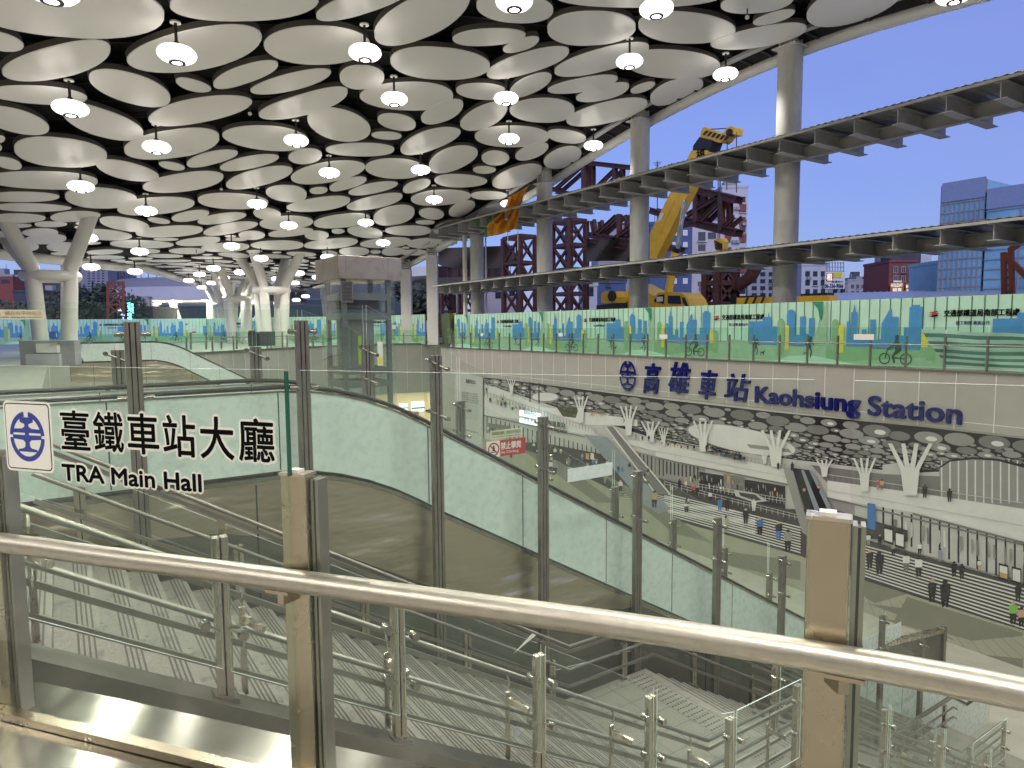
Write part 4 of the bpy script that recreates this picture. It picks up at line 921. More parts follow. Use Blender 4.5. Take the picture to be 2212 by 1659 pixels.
for z in(3.0,2.2,-.05,-.6,-4.4):
    for y in(d0+.22,d1-.2): mb.box((sx0+.25,y-.08,z-.14),(sx1-.2,y+.08,z+.14),M_lf)
    for x in(sx0+.25,sx1-.2): mb.box((x-.08,d0+.22,z-.14),(x+.08,d1-.2,z+.14),M_lf)
mb.build('steel_frame',t)
zz=[zb,1.95,.02,-1.85,-3.7,-5.6,-7.5,FLZ]
xm=sx0+(sx1-sx0)*.52
for k in range(len(zz)-1):
    for (p,q) in(((sx0,d0),(xm,d0)),((xm,d0),(sx1,d0)),((sx0,d0),(sx0,d1)),((sx1,d0),(sx1,d1))):
        P=V(*p,0); Q=V(*q,0); e=(Q-P).normalized(); n_=V(-e.y,e.x,0); L=(Q-P).length
        mb=MB(); mb.obox((P+Q)/2+V(0,0,(zz[k]+zz[k+1])/2),e*(L/2-.012),n_*.009,V(0,0,(zz[k]-zz[k+1])/2-.012),M_glass,M_edge); mb.build('glass_pane',t)
mb=MB(); mb.box((sx0+.5,d0+.5,-.05),(sx1-.75,d1-.45,2.15),mat('lift_car_steel',(.30,.31,.30),.35,.7)); mb.box((sx0+.62,d0+.47,-.02),(sx0+1.3,d0+.5,2.1),M_dsteel); mb.box((sx0+.9,d0+.46,.2),(sx0+1.05,d0+.47,1.4),M_lime); mb.box((sx0+.5,d0+.5,2.5),(sx1-.5,d1-.4,2.9),M_blk); cr=mb.build('lift_car',t)
mb=MB(); mb.box((sx0+.05,d0-.03,2.75),(sx0+.55,d0-.012,3.6),M_dsteel)
for k in range(14): mb.box((sx0+.09,d0-.05,2.8+k*.055),(sx0+.51,d0-.03,2.825+k*.055),M_blk)
mb.build('vent_grille',t)
mb=MB(); mb.box((sx0+1.55,d0-.02,.15),(sx0+1.78,d0-.008,1.15),M_paper); mb.box((sx0+1.57,d0-.024,.2),(sx0+1.76,d0-.021,.5),M_hyel); mb.build('notice',t)
# ---------------- escalators ----------------
SL=.565
def esc_z(u,u1,bot): # handrail height, flat then falling
    k=(u-u1)
    if k<-.9: return 1.07
    if k<.9: z=1.07-SL*(k+.9)**2/3.6
    else: z=1.07-SL*k
    return max(z,bot+1.0)
def escalator(label,us,u1,ue,v0,v1,bot,rnd,trim=True,cladv=True):
    t=thing('escalator',label,'escalator',((us+ue)/2,(v0+v1)/2,0),'escalators going down into the court')
    N=70; U=[us+(ue-us)*i/N for i in range(N+1)]
    top=[(u,esc_z(u,u1,bot)) for u in U]
    def low(u):
        k=max(0,min(1,(u-(u1-.8))/2.0)); return esc_z(u+.0,u1,bot)-.98-.13*k
    for j,v in enumerate((v0,v1)):
        mb=MB(); pl=[]
        if rnd:
            c=V(us+.5,0,.57); 
            for i in range(10): a=math.pi/2+math.pi*i/10; pl.append((c.x+.5*math.cos(a)*1.0,c.z+.47*math.sin(a)))
            pl=[(x,z) for x,z in pl][::-1]
        seamU=[u1-2.6,u1-.9,u1+1.0,u1+2.5,u1+4.1,u1+5.6,u1+7.2,u1+8.8,u1+10.4,u1+12,u1+13.6]
        prof=[(u,z-.05,low(u)) for u,z in top if not(rnd and u<us+.5)]
        k=[]
        for u,a,b in prof: k+=[V(u,v-.008,b),V(u,v-.008,a),V(u,v+.008,b),V(u,v+.008,a)]
        n=len(prof); fs=[]
        for i in range(n-1): fs+=[(4*i,4*i+4,4*i+5,4*i+1),(4*i+2,4*i+3,4*i+7,4*i+6)]
        mb.add(k,fs,M_frost); mb.add(k,[(4*i+1,4*i+5,4*i+7,4*i+3) for i in range(n-1)],M_edge)
        if rnd: mb.prism([(p[0],p[1]) for p in [(us+.5,1.02),(us+.5,.10)]+[(us+.5+.48*math.cos(a),.56+.46*math.sin(a)) for a in [math.pi*1.5-math.pi*i/14 for i in range(1,14)]]],V(0,v+.008,0),V(1,0,0),UP,.016,M_frost)
        mb.build('frosted_panel',t)
        mb=MB()
        for u in seamU:
            if us+.6<u<ue-.3: mb.box((u-.006,v-.011,low(u)+.02),(u+.006,v+.011,esc_z(u,u1,bot)-.06),M_blk)
        ms=mb.build('panel_joint',t)
        mb=MB(); hp=[V(u,v,z) for u,z in top if not(rnd and u<us+.5)]
        if rnd: hp=[V(us+.5+.5*math.cos(a),v,.57+.5*math.sin(a)) for a in [math.pi*1.5-math.pi*i/12 for i in range(0,12)]]+hp
        mb.tube(hp,.028,M_rub,10); mb.build('handrail',t,smooth=True)
        mb=MB(); sgn=-1 if j==0 else 1
        for i in range(N): 
            a,b=U[i],U[i+1]; mb.bar((a,v+sgn*.03,low(a)-.05),(b,v+sgn*.03,low(b)-.05),.16,.05,M_plate); mb.bar((a,v+sgn*.012,low(a)-.0),(b,v+sgn*.012,low(b)-.0),.01,.015,M_blk)
            mb.bar((a,v,esc_z(a,u1,bot)-.05),(b,v,esc_z(b,u1,bot)-.05),.035,.02,M_plate)
        mb.build('deck_trim',t)
        mb=MB(); pts=[V(u,v+sgn*.09,low(u)-.08) for u in U]
        k=[]
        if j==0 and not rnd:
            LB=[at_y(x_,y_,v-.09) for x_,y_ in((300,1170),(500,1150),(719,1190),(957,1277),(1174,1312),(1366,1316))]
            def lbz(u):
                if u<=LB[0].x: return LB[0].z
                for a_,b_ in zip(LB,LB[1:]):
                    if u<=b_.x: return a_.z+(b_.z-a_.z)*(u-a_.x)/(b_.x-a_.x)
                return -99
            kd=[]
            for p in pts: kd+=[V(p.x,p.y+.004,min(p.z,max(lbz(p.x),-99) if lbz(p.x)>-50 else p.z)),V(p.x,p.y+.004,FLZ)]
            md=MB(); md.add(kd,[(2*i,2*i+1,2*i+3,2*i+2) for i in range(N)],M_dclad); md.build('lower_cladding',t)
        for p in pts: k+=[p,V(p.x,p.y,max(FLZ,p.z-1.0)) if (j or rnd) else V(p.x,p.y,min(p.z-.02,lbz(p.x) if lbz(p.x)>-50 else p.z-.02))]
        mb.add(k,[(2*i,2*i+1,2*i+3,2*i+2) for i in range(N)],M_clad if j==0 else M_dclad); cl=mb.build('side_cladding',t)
        if j==0:
            mb=MB()
            for u in (u1-3.6,u1-1.2,u1+1.05,u1+2.75,u1+4.55,u1+6.4,u1+8.3,u1+10.1): mb.box((u-.008,v-.096,FLZ),(u+.008,v-.092,low(u)-.1),M_blk)
            mb.build('cladding_joint',cl)
    mb=MB()
    for i in range(N):
        a,b=U[i],U[i+1]; mb.bar((a,(v0+v1)/2,low(a)+.02),(b,(v0+v1)/2,low(b)+.02),v1-v0-.06,.08,M_blk)
        for q in range(6): y=v0+.2+(v1-v0-.4)*q/5; mb.bar((a,y,low(a)+.065),(b,y,low(b)+.065),.03,.012,M_dsteel)
    mb.build('steps',t)
    return t
escalator('nearer escalator with frosted mint side panels and black handrail running down to the right',-3.2,2.98,21.5,8.0,9.28,FLZ,False)
escalator('farther escalator with rounded frosted end, seen beyond the glass screens',.5,5.1,14,41.5,42.9,FLZ,True)
# ---------------- tall glass screens beside the near escalator ----------------
def nz(u):
    """stair nosing line"""
    if u<-.4: return 0.0
    if u<5.9: return -.595*(u+.4)
    if u<7.6: return -3.75
    if u<15.7: return -3.75-.5605*(u-7.6)
    if u<18: return -8.29
    return max(FLZ,-8.29-.59*(u-18))
def scr_top(u): return 1.84 if u<2.5 else max(1.84-.595*(u-3.05)-.02*(u-2.5)*0,-8.0) if u>3.3 else 1.84-.15*(u-2.5)/.8
def screen(label,v,us,top,glass_up,basef,clampv,kind):
    t=thing('glass_screen',label,'glass screen',(us[0],v,0),'tall glass screens beside the escalator')
    for i,u in enumerate(us):
        z1=top(u); z0=basef(u)
        mb=MB(); hw=.030
        for q in(-.05,0,.05): mb.box((u+q-.019,v-.05,z0),(u+q+.019,v+.03,z1),M_dsteel)
        mb.box((u-.06,v-.02,z0),(u+.06,v+.0,z1-.005),M_blk)
        p=mb.build('post',t)
        for dz in clampv:
            mb=MB(); zc=z1-dz
            if kind=='oval' and u<2.5:
                for q in(-1,1): mb.lathe_x=None; mb.tube([V(u+q*.075,v-.05,zc),V(u+q*.16,v-.05,zc)],[.026,.026],M_paper if False else M_plate,12)
            else:
                for q in(-1,1): mb.tube([V(u+q*.02,v-.06,zc+q*-.01),V(u+q*.13,v-.075,zc-q*.06)],.014,M_dsteel,8); mb.tube([V(u+q*.13,v-.10,zc-q*.06),V(u+q*.13,v-.02,zc-q*.06)],.027,M_plate,12)
            mb.build('clamp',p,smooth=True)
    for a,b in zip(us,us[1:]):
        ua,ub=a+.025,b-.025; n=1 if a>2.6 else 3
        pts=[(ua+(ub-ua)*k/n) for k in range(n+1)]
        kk=[]
        P=[(u,glass_up(u)) for u in pts]; lo=[(u,basef(u)+.35) for u in pts]
        mb=MB(); poly=[(u,z) for u,z in P]+[(u,z) for u,z in lo[::-1]]
        mb.prism(poly,V(0,v+.045,0),V(1,0,0),UP,.012,M_glass,M_edge); mb.build('glass_pane',t)
    return t
near_us=[-2.7,-1.06,.62,2.285,3.957,5.627,7.46,9.37,11.25,13.1,14.95,16.8]
def ntop(u): return 1.84 if u<2.9 else 1.84-.56*(u-3.05)+.0 if u>3.1 else 1.84-.02
def ngl(u): return 1.95 if u<2.49 else 1.95-.57*(u-2.49)
screen('near tall glass screen with steel posts between the stairs and the escalator',7.7,near_us,lambda u:min(1.83,[1.83,1.83,1.82,1.84,1.39,.478,-.53,-1.587,-2.63,-3.68,-4.73,-5.78][near_us.index(u)]),ngl,lambda u:max(FLZ,nz(u)-.05),(.12,.75),'oval')
far_us=[-1.0,.6,2.2,3.76,5.31,6.95,8.62,10.2,11.8,13.4,15.0,16.6,18.7]
def fgl(u): return 2.07 if u<3.87 else 2.07-.56*(u-3.87)
screen('far tall glass screen on the other side of the escalator carrying warning stickers',9.5,far_us,lambda u:(1.5 if u<3.8 else 1.43-.56*(u-3.76)),fgl,lambda u:(0.0 if u<2.9 else -.56*(u-2.98)-.3),(.10,.52),'knob')
# warning stickers on the far screen
t=thing('warning_sticker','red and white no climbing warning sticker on the sloping glass screen','sticker',at_y(1092,962,9.43))
a=at_y(1050,953,9.43); b=at_y(1135,981,9.43); Wd=b.x-a.x; Hd=.27
mb=MB(); z0=at_y(1090,978,9.43).z-.05; mb.box((a.x,9.425,z0),(b.x,9.435,z0+Hd),M_red); bg=mb.build('red_label',t)
mb=MB(); mb.box((a.x,9.4,z0+.003),(a.x+Wd*.32,9.424,z0+Hd-.003),M_paper)
cx=a.x+Wd*.16; cz_=z0+Hd/2
ring=lambda r0,r1,y,m,n=26:mb.add([V(cx+r*math.cos(2*math.pi*k/n),y,cz_+r*math.sin(2*math.pi*k/n)) for r in(r0,r1) for k in range(n)],[(k,n+k,n+(k+1)%n,(k+1)%n) for k in range(n)],m)
ring(.088,.112,9.397,M_red); mb.obox((cx,9.396,cz_),V(.075,0,-.075)*1.0,V(0,.001,0),V(.007,0,.007),M_red)
mb.obox((cx,9.398,cz_+.045),V(.015,0,0),V(0,.0005,0),V(0,0,.015),M_ink); mb.obox((cx,9.398,cz_),V(.022,0,0),V(0,.0005,0),V(0,0,.028),M_ink); mb.obox((cx,9.398,cz_-.045),V(.06,0,0),V(0,.0005,0),V(0,0,.006),M_ink)
mb.build('pictogram',t)
mb=MB(); letter(mb,'禁止攀爬',V(a.x+Wd*.36,9.423,z0+.11),V(1,0,0),UP,Wd*.52,.12,M_paper,bold=.02); letter(mb,'No Climbing',V(a.x+Wd*.36,9.423,z0+.03),V(1,0,0),UP,Wd*.45,.055,M_paper,bold=.01); mb.build('lettering',t)
t=thing('notice_strip','thin pale yellow notice strip above the red no climbing sticker','sticker',at_y(1092,940,9.43))
p=at_y(1060,950,9.43); mb=MB(); mb.box((p.x,9.425,z0+Hd+.03),(p.x+.62,9.435,z0+Hd+.17),mat('strip_cream',(.62,.60,.46),.5)); mb.build('strip',t)
mb=MB(); letter(mb,'搭乘電扶梯時，請左右平均站立',V(p.x+.02,9.422,z0+Hd+.09),V(1,0,0),UP,.57,.06,M_dol,bold=.01); letter(mb,'stand on both sides while taking the escalator',V(p.x+.02,9.422,z0+Hd+.045),V(1,0,0),UP,.56,.028,M_ink); mb.build('lettering',t)
def blank(label,x0,y0,x1,y1,v,m=None):
    a=at_y(x0,(y0+y1)/2,v); b=at_y(x1,(y0+y1)/2,v); z1=at_y((x0+x1)/2,y0,v).z; z2=at_y((x0+x1)/2,y1,v).z
    mb=MB(); mb.box((a.x,v-.006,z2),(b.x,v,z1),m or M_frost); return tag(mb.build('blank_label',loc=((a.x+b.x)/2,v,z2)),label,'sticker')
blank('blank pale mint label on the sloping glass in front of the mural',1226,1006,1322,1034,7.66)
blank('blank pale label at the lower right glass end beside the dark gate',1865,1362,1945,1395,9.42)
t=thing('notice_strip','cream escalator notice strip on the glass at the left picture edge','sticker',at_y(50,680,7.63))
a=at_y(0,680,7.63); b=at_y(96,680,7.63); z1=at_y(50,669,7.63).z; z2=at_y(50,690,7.63).z
mb=MB(); mb.box((a.x-.25,7.625,z2),(b.x,7.635,z1),MATS['strip_cream']); mb.build('strip',t)
mb=MB(); letter(mb,'搭乘電扶梯時，請左右平均站立',V(a.x-.24,7.622,z2+(z1-z2)*.42),V(1,0,0),UP,b.x-a.x+.22,(z1-z2)*.45,MATS['mural_amber'],bold=.01); letter(mb,'stand on both sides while taking the escalator',V(a.x-.24,7.622,z2+(z1-z2)*.12),V(1,0,0),UP,b.x-a.x+.22,(z1-z2)*.2,M_ink); mb.build('lettering',t)
# ---------------- stairs ----------------
VS0,VS1=4.86,7.62
t=thing('staircase','wide grey granite staircase with grooved nosings going down to the right','staircase',(3,6.2,-2))
mb=MB(); gr=MB()
def flight(u0,u1,z0,z1):
    n=round((z0-z1)/.1665); tr=(u1-u0)/n; rs=(z0-z1)/n
    for k in range(n):
        u=u0+k*tr; z=z0-(k+1)*rs
        mb.box((u,VS0,z-.5),(u+tr,VS1,z),M_step)
        if k<n-1 or True:
            for q in(.045,.075,.105,.135): gr.box((u+tr-q-.006,VS0+.05,z+.0005),(u+tr-q+.006,VS1-.02,z+.0025),M_groove)
        gr.box((u-.001+.0,VS0+.002,z+rs-.022),(u-.0035,VS1-.002,z+rs-.016),M_groove)
    return n
flight(-.4,5.9,0,-3.75); mb.box((5.9,VS0,-4.2),(7.6,VS1,-3.75),M_step); 
flight(7.6,15.7,-3.75,-8.29); mb.box((15.7,VS0,-8.8),(18.0,VS1,-8.29),M_step); flight(18,20.2,-8.29,FLZ+.004)
mb.box((-2.4,4.42,-.4),(-.4,VS1,.001),M_step)
for q in(.1,.14,.18,.22): gr.box((-.4-q-.006,VS0+.05,.002),(-.4-q+.006,VS1-.02,.004),M_groove)
mb.build('steps',t); gr.build('nosing_groove',t)
gj=MB()
for k in range(30):
    u=-.3+k*.7
for v in(5.55,6.25,6.95):
    for k in range(22): u=-.4+k*.2864; z=-(k+1)*.17045; gj.box((u+.002,v-.003,z+.0005),(u+.28,v+.003,z+.0015),M_groove) if u<5.8 else None
for k in range(7): gj.box((5.93,VS0+.39*k+.2,-3.7495),(7.55,VS0+.39*k+.206,-3.7485),M_groove)
for k in range(5): gj.box((5.95+.38*k,VS0+.05,-3.7495),(5.956+.38*k,VS1-.05,-3.7485),M_groove)
for k in range(26):
    for q in range(6): gj.box((7.12+q*.055,VS0+.12+k*.1,-3.7495),(7.145+q*.055,VS0+.145+k*.1,-3.744),M_groove)
gj.build('tread_joint',t)
# stringer curb on the near side
mb=MB(); U=[-2.4]+[-.4+i*.35 for i in range(60)]
k=[]
for u in U:
    z=nz(u)+.03; 
    k+=[V(u,4.62,z-.03),V(u,4.86,z-.03),V(u,4.62,z-1.2),V(u,4.86,z-1.2)]
n=len(U); mb.add(k,[f for i in range(n-1) for f in((4*i,4*i+1,4*i+5,4*i+4),(4*i,4*i+4,4*i+6,4*i+2),(4*i+1,4*i+3,4*i+7,4*i+5))],M_dsteel); mb.build('stringer',t)
mb=MB(); mb.add([V(-2,4.6,-.9),V(21,4.6,-13),V(21,4.6,FLZ-4),V(-2,4.6,FLZ-4)],[(0,1,2,3)],M_dclad); mb.build('side_wall',t)
# ---------------- stair railings ----------------
def railing(label,v,us,vt,tubes,flats,post_top,glass,side,sub_us=()):
    t=thing('stair_railing',label,'railing',(us[0],v,nz(us[0])),'stair railings')
    for u in us:
        z0=nz(u)-.06; z1=z0+post_top
        mb=MB()
        for q in(-.027,.027): mb.box((u+q-.022,v-.035,z0),(u+q+.022,v+.035,z1),M_steel)
        mb.box((u-.008,v-.028,z0),(u+.008,v+.028,z1-.004),M_blk); p=mb.build('post',t,bevel=.003)
        mb=MB(); mb.obox(V(u,v,z0+.05),V(.075,0,-.03),V(0,.06,0),V(0,0,.035),M_dsteel); mb.build('base_plate',p)
        if glass:
            for dz in(.22,.62):
                mb=MB(); zc=z1-dz
                for q in(-1,1):
                    mb.bar((u+q*.03,v-.045,zc),(u+q*.105,v-.045,zc-q*.055),.012,.035,M_steel,up=(0,1,0))
                    mb.tube([V(u+q*.115,v-.09,zc-q*.06),V(u+q*.115,v-.01,zc-q*.06)],.032,M_plate,16)
                mb.build('glass_clamp',p,smooth=True)
    if glass:
        for a,b in zip(us,us[1:]):
            ua,ub=a+.03,b-.02; g=lambda u:nz(u)+post_top+.05; lo=lambda u:nz(u)+.22
            n=6; pts=[ua+(ub-ua)*k/n for k in range(n+1)]
            mb=MB(); mb.prism([(u,g(u)) for u in pts]+[(u,lo(u)) for u in pts[::-1]],V(0,v-.055,0),V(1,0,0),UP,.010,M_glass,M_edge); mb.build('glass_pane',t)
    kn=[us[0]-.35]+[q for q in(-.4,5.9,7.6,15.7,18.0,20.2) if us[0]-.35<q<us[-1]+.2]+[us[-1]+.3]
    for h in tubes: mb=MB(); mb.tube([V(u,vt,nz(u)+h) for u in kn],.0225,M_dsteel,14); mb.build('handrail_tube',t,smooth=True)
    for h in flats:
        mb=MB()
        for a,b in zip(kn,kn[1:]): mb.bar((a,vt,nz(a)+h),(b,vt,nz(b)+h),.03,.04,M_dsteel)
        mb.build('flat_rail',t)
    for u in sub_us:
        mb=MB(); z=nz(u); q=side
        mb.box((u-.02,vt-.012,z-.02),(u+.02,vt+.012,z+.62),M_steel); 
        mb.bar((u,vt,z+.55),(u+.10,v,z+.50),.035,.05,M_steel)
        for h in tubes: mb.tube([V(u,vt+.05*0,z+h-.02),V(u,vt-.03,z+h-.09),V(u,vt-.01,z+h-.14)],.010,M_steel,8)
        mb.build('rail_support',t)
    return t
railing('near glass stair railing with double tubes and steel posts, stepping down to the right',4.74,[-.55,.82,2.07,3.41,4.80,6.05,7.3,8.0,9.39,11.08,12.77,14.4,16.0,17.8],4.93,(.80,.47),(.70,.35,.14),1.17,True,1,[-.2,.98,2.05,3.2,4.45,5.6,7.0,8.7,10.3,12,13.7])
railing('wall side stair railing with double dark tubes against the brown steel cladding',7.60,[.1,1.5,2.9,4.3,5.7,7.1,8.7,10.3,11.9,13.5,15.1,16.7,17.9],7.45,(.90,.55),(.82,.30),.62,False,-1)
railing('second stair railing along the middle of the lower flight at bottom right',6.15,[8.9,10.6,12.3,14.0,15.7,17.4],6.3,(.85,.5),(.7,.3,.12),1.1,True,1)
# dark gate and glass ends by the escalator foot
t=thing('glass_gate','dark tinted glass gate with steel head standing at the escalator foot','gate',(20.6,10.6,FLZ))
a=at_y(1830,1410,10.4); b=at_y(2035,1364,10.4); zb_=a.z-1.6
mb=MB(); mb.prism([(a.x,a.z-.05),(b.x,b.z),(b.x,FLZ),(a.x,FLZ)],V(0,10.42,0),V(1,0,0),UP,.05,M_dclad); mb.build('leaf',t)
mb=MB(); mb.bar((a.x,10.4,a.z),(b.x,10.4,b.z+.05),.2,.12,M_steel); mb.box((b.x-.05,10.3,FLZ),(b.x+.12,10.5,b.z+.15),M_dsteel); mb.build('frame',t)
# ---------------- foreground balustrade ----------------
def offs(P,o):
    r=[]
    for i,p in enumerate(P):
        d=(P[min(i+1,len(P)-1)]-P[max(i-1,0)]).normalized(); r.append(p+V(-d.y,d.x,0)*o)
    return r
def smooth(P,n=6):
    r=[]
    for i in range(len(P)-1):
        p0,p1,p2,p3=P[max(i-1,0)],P[i],P[i+1],P[min(i+2,len(P)-1)]
        for k in range(n):
            s=k/n; r.append(.5*((2*p1)+(p2-p0)*s+(2*p0-5*p1+4*p2-p3)*s*s+(3*p1-p0-3*p2+p3)*s**3))
    return r+[P[-1]]
P0=V(-.270,3.763,0); P1=V(.711,2.499,0); P2=V(1.757,1.060,0)
path=[V(-1.75,5.62,0),V(-.95,4.6,0),P0,P1,V(1.30,1.73,0),P2,V(2.10,.50,0),V(2.36,-.15,0),V(2.55,-.9,0),V(2.66,-1.8,0)]
t=thing('foreground_balustrade','brushed steel and glass balustrade nearest the camera with a thick round handrail','balustrade',P1)
rp=[V(-1.83,5.5,.85),V(-1.03,4.5,.85),V(-.247,3.570,.85),V(.122,3.09,.85),V(.491,2.623,.85),V(1.054,1.885,.85),V(1.491,1.300,.85),V(1.907,.637,.85),V(2.16,-.05,.85),V(2.36,-.9,.85),V(2.46,-1.8,.85)]
mb=MB(); mb.tube(smooth(rp,8),.0405,M_pipe,32); hr=mb.build('handrail',t,smooth=True)
mb=MB()
for q in(.30,.62,.86): pass
mb.build('weld',hr) if mb.f else None
posts=[P0+(P0-P1).normalized()*1.43,P0,P1,P2,V(2.42,-.32,0)]
for i,p in enumerate(posts):
    d=(posts[min(i+1,len(posts)-1)]-posts[max(i-1,0)]).normalized(); nn=V(-d.y,d.x,0)
    vw=V(p.x,p.y,0).normalized()
    mb=MB(); mb.obox(p+V(0,0,.61)-nn*.0,d*.055,nn*.03,V(0,0,.605),M_post); po=mb.build('post',t,bevel=.004)
    mb=MB(); 
    for q in(.066,.086): mb.obox(p+V(0,0,.60)+d*q*(1)+nn*.02,d*.006,nn*.03,V(0,0,.60),M_dsteel)
    mb.obox(p+V(0,0,.60)+d*.076+nn*.015,d*.004,nn*.02,V(0,0,.595),M_blk)
    mb.build('glass_channel',po)
    mb=MB(); mb.obox(p+V(0,0,1.218)-nn*.003,d*.058,nn*.034,V(0,0,.005),M_steel); mb.obox(p+V(-.006,0,1.228),d*.022,nn*.02,V(0,0,.006),mat('weld_paint',(.62,.60,.55),.7,var=.2,scale=30) if i==0 else MATS['weld_paint']); mb.build('cap',po)
    near=min(smooth(rp,8),key=lambda r:(V(r.x,r.y,0)-p).length); r0=V(near.x,near.y,.80)
    mb=MB(); mb.obox(r0+V(0,0,.008),d*.048,nn*.022,V(0,0,.006),M_post); mb.bar(r0+V(0,0,-.02),V(p.x,p.y,.78),.03,.05,M_post); mb.build('rail_bracket',po)
for a,b in zip(posts,posts[1:]):
    d=(b-a).normalized(); nn=V(-d.y,d.x,0); A=a+d*(-.11 if a is P0 else .055)-nn*.038; B=b-d*(.145 if b is P0 else .012 if b is P1 else .05)-nn*.038
    L=(B-A).length
    mb=MB(); mb.obox((A+B)/2+V(0,0,.83),d*(L/2),nn*.006,V(0,0,.77),M_glass,M_edge); 
    mb.build('glass_pane',t)
    mb=MB(); mb.bar(V(a.x,a.y,.050)-nn*.06,V(b.x,b.y,.050)-nn*.06,.05,.035,M_post); mb.build('bottom_rail',t)
mb=MB(); mb.obox(P1-(P1-P0).normalized()*.006+V(0,0,1.405)-V(-(P1-P0).normalized().y,(P1-P0).normalized().x,0)*.038,(P1-P0).normalized()*.004,V(-(P1-P0).normalized().y,(P1-P0).normalized().x,0)*.0075,V(0,0,.19),M_edged); mb.build('glass_edge_strip',t)
# stainless plinth
mb=MB(); pin=smooth(offs(path,-.55),4); pout=smooth(offs(path,.215),4)
k=[]
for a,b in zip(pin,pout): k+=[V(a.x,a.y,.028),V(b.x,b.y,.028),V(b.x,b.y,-.5),V(b.x,b.y,.028)]
n=len(pin); mb.add(k,[(4*i,4*i+1,4*i+5,4*i+4)[::-1] for i in range(n-1)],M_plinth); mb.add(k,[(4*i+3,4*i+2,4*i+6,4*i+7)[::-1] for i in range(n-1)],M_dclad)
tag(mb.build('plinth'),'wide polished stainless plinth under the foreground balustrade','plinth')
# ---- sign on the near glass ----
d=(P1-P0).normalized(); nn=V(d.y,-d.x,0)   # towards the camera
def gp(x,y):
    r=ray(x,y); q0=P0+nn*.048; k=q0.dot(nn)/r.dot(nn); q=EYE+r*k; return (q-q0).dot(d),q.z
def sg(s,z,l=0.0): p=P0+d*s+nn*l; return V(p.x,p.y,z)
SA=gp(5,866); SB=gp(117,1018); TA=gp(125,880); TB=gp(600,990); MA=gp(131,1000); MB_=gp(437,1050)
t=thing('glass_sign','black and white station hall sign with blue railway emblem stuck on near glass','sign',sg(.6,1.1))
GL=.046
def rrect(w_,h_,r,n=6):
    pts=[]
    for cx,cy,a0 in((w_/2-r,h_/2-r,0),(-w_/2+r,h_/2-r,90),(-w_/2+r,-h_/2+r,180),(w_/2-r,-h_/2+r,270)):
        pts+=[(cx+r*math.cos(R_(a0+90*k/n)),cy+r*math.sin(R_(a0+90*k/n))) for k in range(n+1)]
    return pts
mb=MB(); cx,czz=(SA[0]+SB[0])/2,(SA[1]+SB[1])/2-.004; W_,H_=SB[0]-SA[0],SA[1]-SB[1]+.012
mb.prism(rrect(W_,H_,.024),sg(cx,czz,GL),d,UP,.001,M_paper); mb.prism(rrect(W_-.018,H_-.018,.018),sg(cx,czz,GL+.0012),d,UP,.0004,M_ink); mb.prism(rrect(W_-.027,H_-.027,.015),sg(cx,czz,GL+.0018),d,UP,.0004,M_paper)
eb=mb.build('emblem_panel',t)
mb=MB(); emblem(mb,sg(cx-.004,czz,GL+.0026),d,UP,.20,.212,.0004,M_blue); mb.build('emblem',eb)
mb=MB(); chs='臺鐵車站大廳'; S0,S1=TA[0],TB[0]; pitch=(S1-S0)/6
for lay,bold,m in((.0,.075,M_paper),(.0016,.016,M_ink)):
    for i,ch in enumerate(chs): letter(mb,ch,sg(S0+i*pitch+.010,1.262,GL+lay),d,UP,pitch*.86,.158,m,bold=bold)
mb.build('chinese_lettering',t)
mb=MB()
for lay,bold,m in((.0,.17,M_paper),(.0016,.045,M_ink)): letter(mb,'TRA Main Hall',sg(MA[0]+.006,1.130,GL+lay),d,UP,MB_[0]-MA[0]-.012,.066,m,bold=bold)
mb.build('latin_lettering',t)

t=thing('paper_scrap','small pale violet printed paper stuck on a stair rail support','paper',at_y(1115,1582,4.9))
P=at_y(1115,1582,4.88); mb=MB(); mb.prism([(-.035,.03),(.02,.055),(.04,-.03),(-.015,-.055)],P,V(1,0,0),UP,.001,mat('paper_violet',(.52,.54,.78),.5,var=.15,scale=30)); mb.build('sheet',t)
t=thing('film_scrap','torn corner of white protective film on the stair railing glass','film',at_y(1135,1385,4.66))
q=[at_y(x,y,4.66) for x,y in((1150,1368),(1158,1372),(1109,1412))]; mb=MB(); mb.prism([(p.x,p.z) for p in q],V(0,4.66,0),V(1,0,0),UP,.001,M_paper); mb.build('sheet',t)
# ---------------- construction steelwork ----------------
A1=lambda x,y:(1216.6+.2667*x,248.9+.2667*y)      # enlarged picture patches
A2=lambda x,y:(995.4+.2333*x,304.2+.2333*y)
def truss(label,bars,X,f,dep,wz=.55,m=M_rust):
    p=at_x(*f(*bars[0][0]),X); t=thing('steel_truss',label,'steelwork',(X,p.y,0),'maroon steelwork')
    for (a,b,*w_) in bars:
        ww=w_[0] if w_ else wz
        for k,dx in enumerate((0,dep)):
            A=at_x(*f(*a),X); B=at_x(*f(*b),X); A.x+=dx; B.x+=dx; mb=MB(); mb.ibeam(A,B,ww*.6,ww*.8,.06,m,up=(1,0,0) if abs(A.y-B.y)<.05 else None); mb.build('girder',t)
    return t
truss('upper maroon roof truss left of the crane, crossing behind the concrete column',[((-20,360),(560,425)),((560,425),(770,495)),((175,380),(175,650),.8),((420,425),(420,610),.6),((215,640),(415,445),.5),((-60,600),(170,395),.5),((-700,560),(-60,600),.6),((-60,618),(230,668),.6)],47,A1,1.0)
truss('maroon roof truss behind the crane boom with sloping braces',[((1090,610),(1390,685),.75),((1080,620),(1080,865),.7),((1285,680),(1285,930),.6),((1110,860),(1280,690),.5),((960,850),(1390,955),.8),((700,770),(1000,865),.7),((1000,810),(1250,660),.5),((1300,900),(1385,820),.4)],47,A1,1.0)
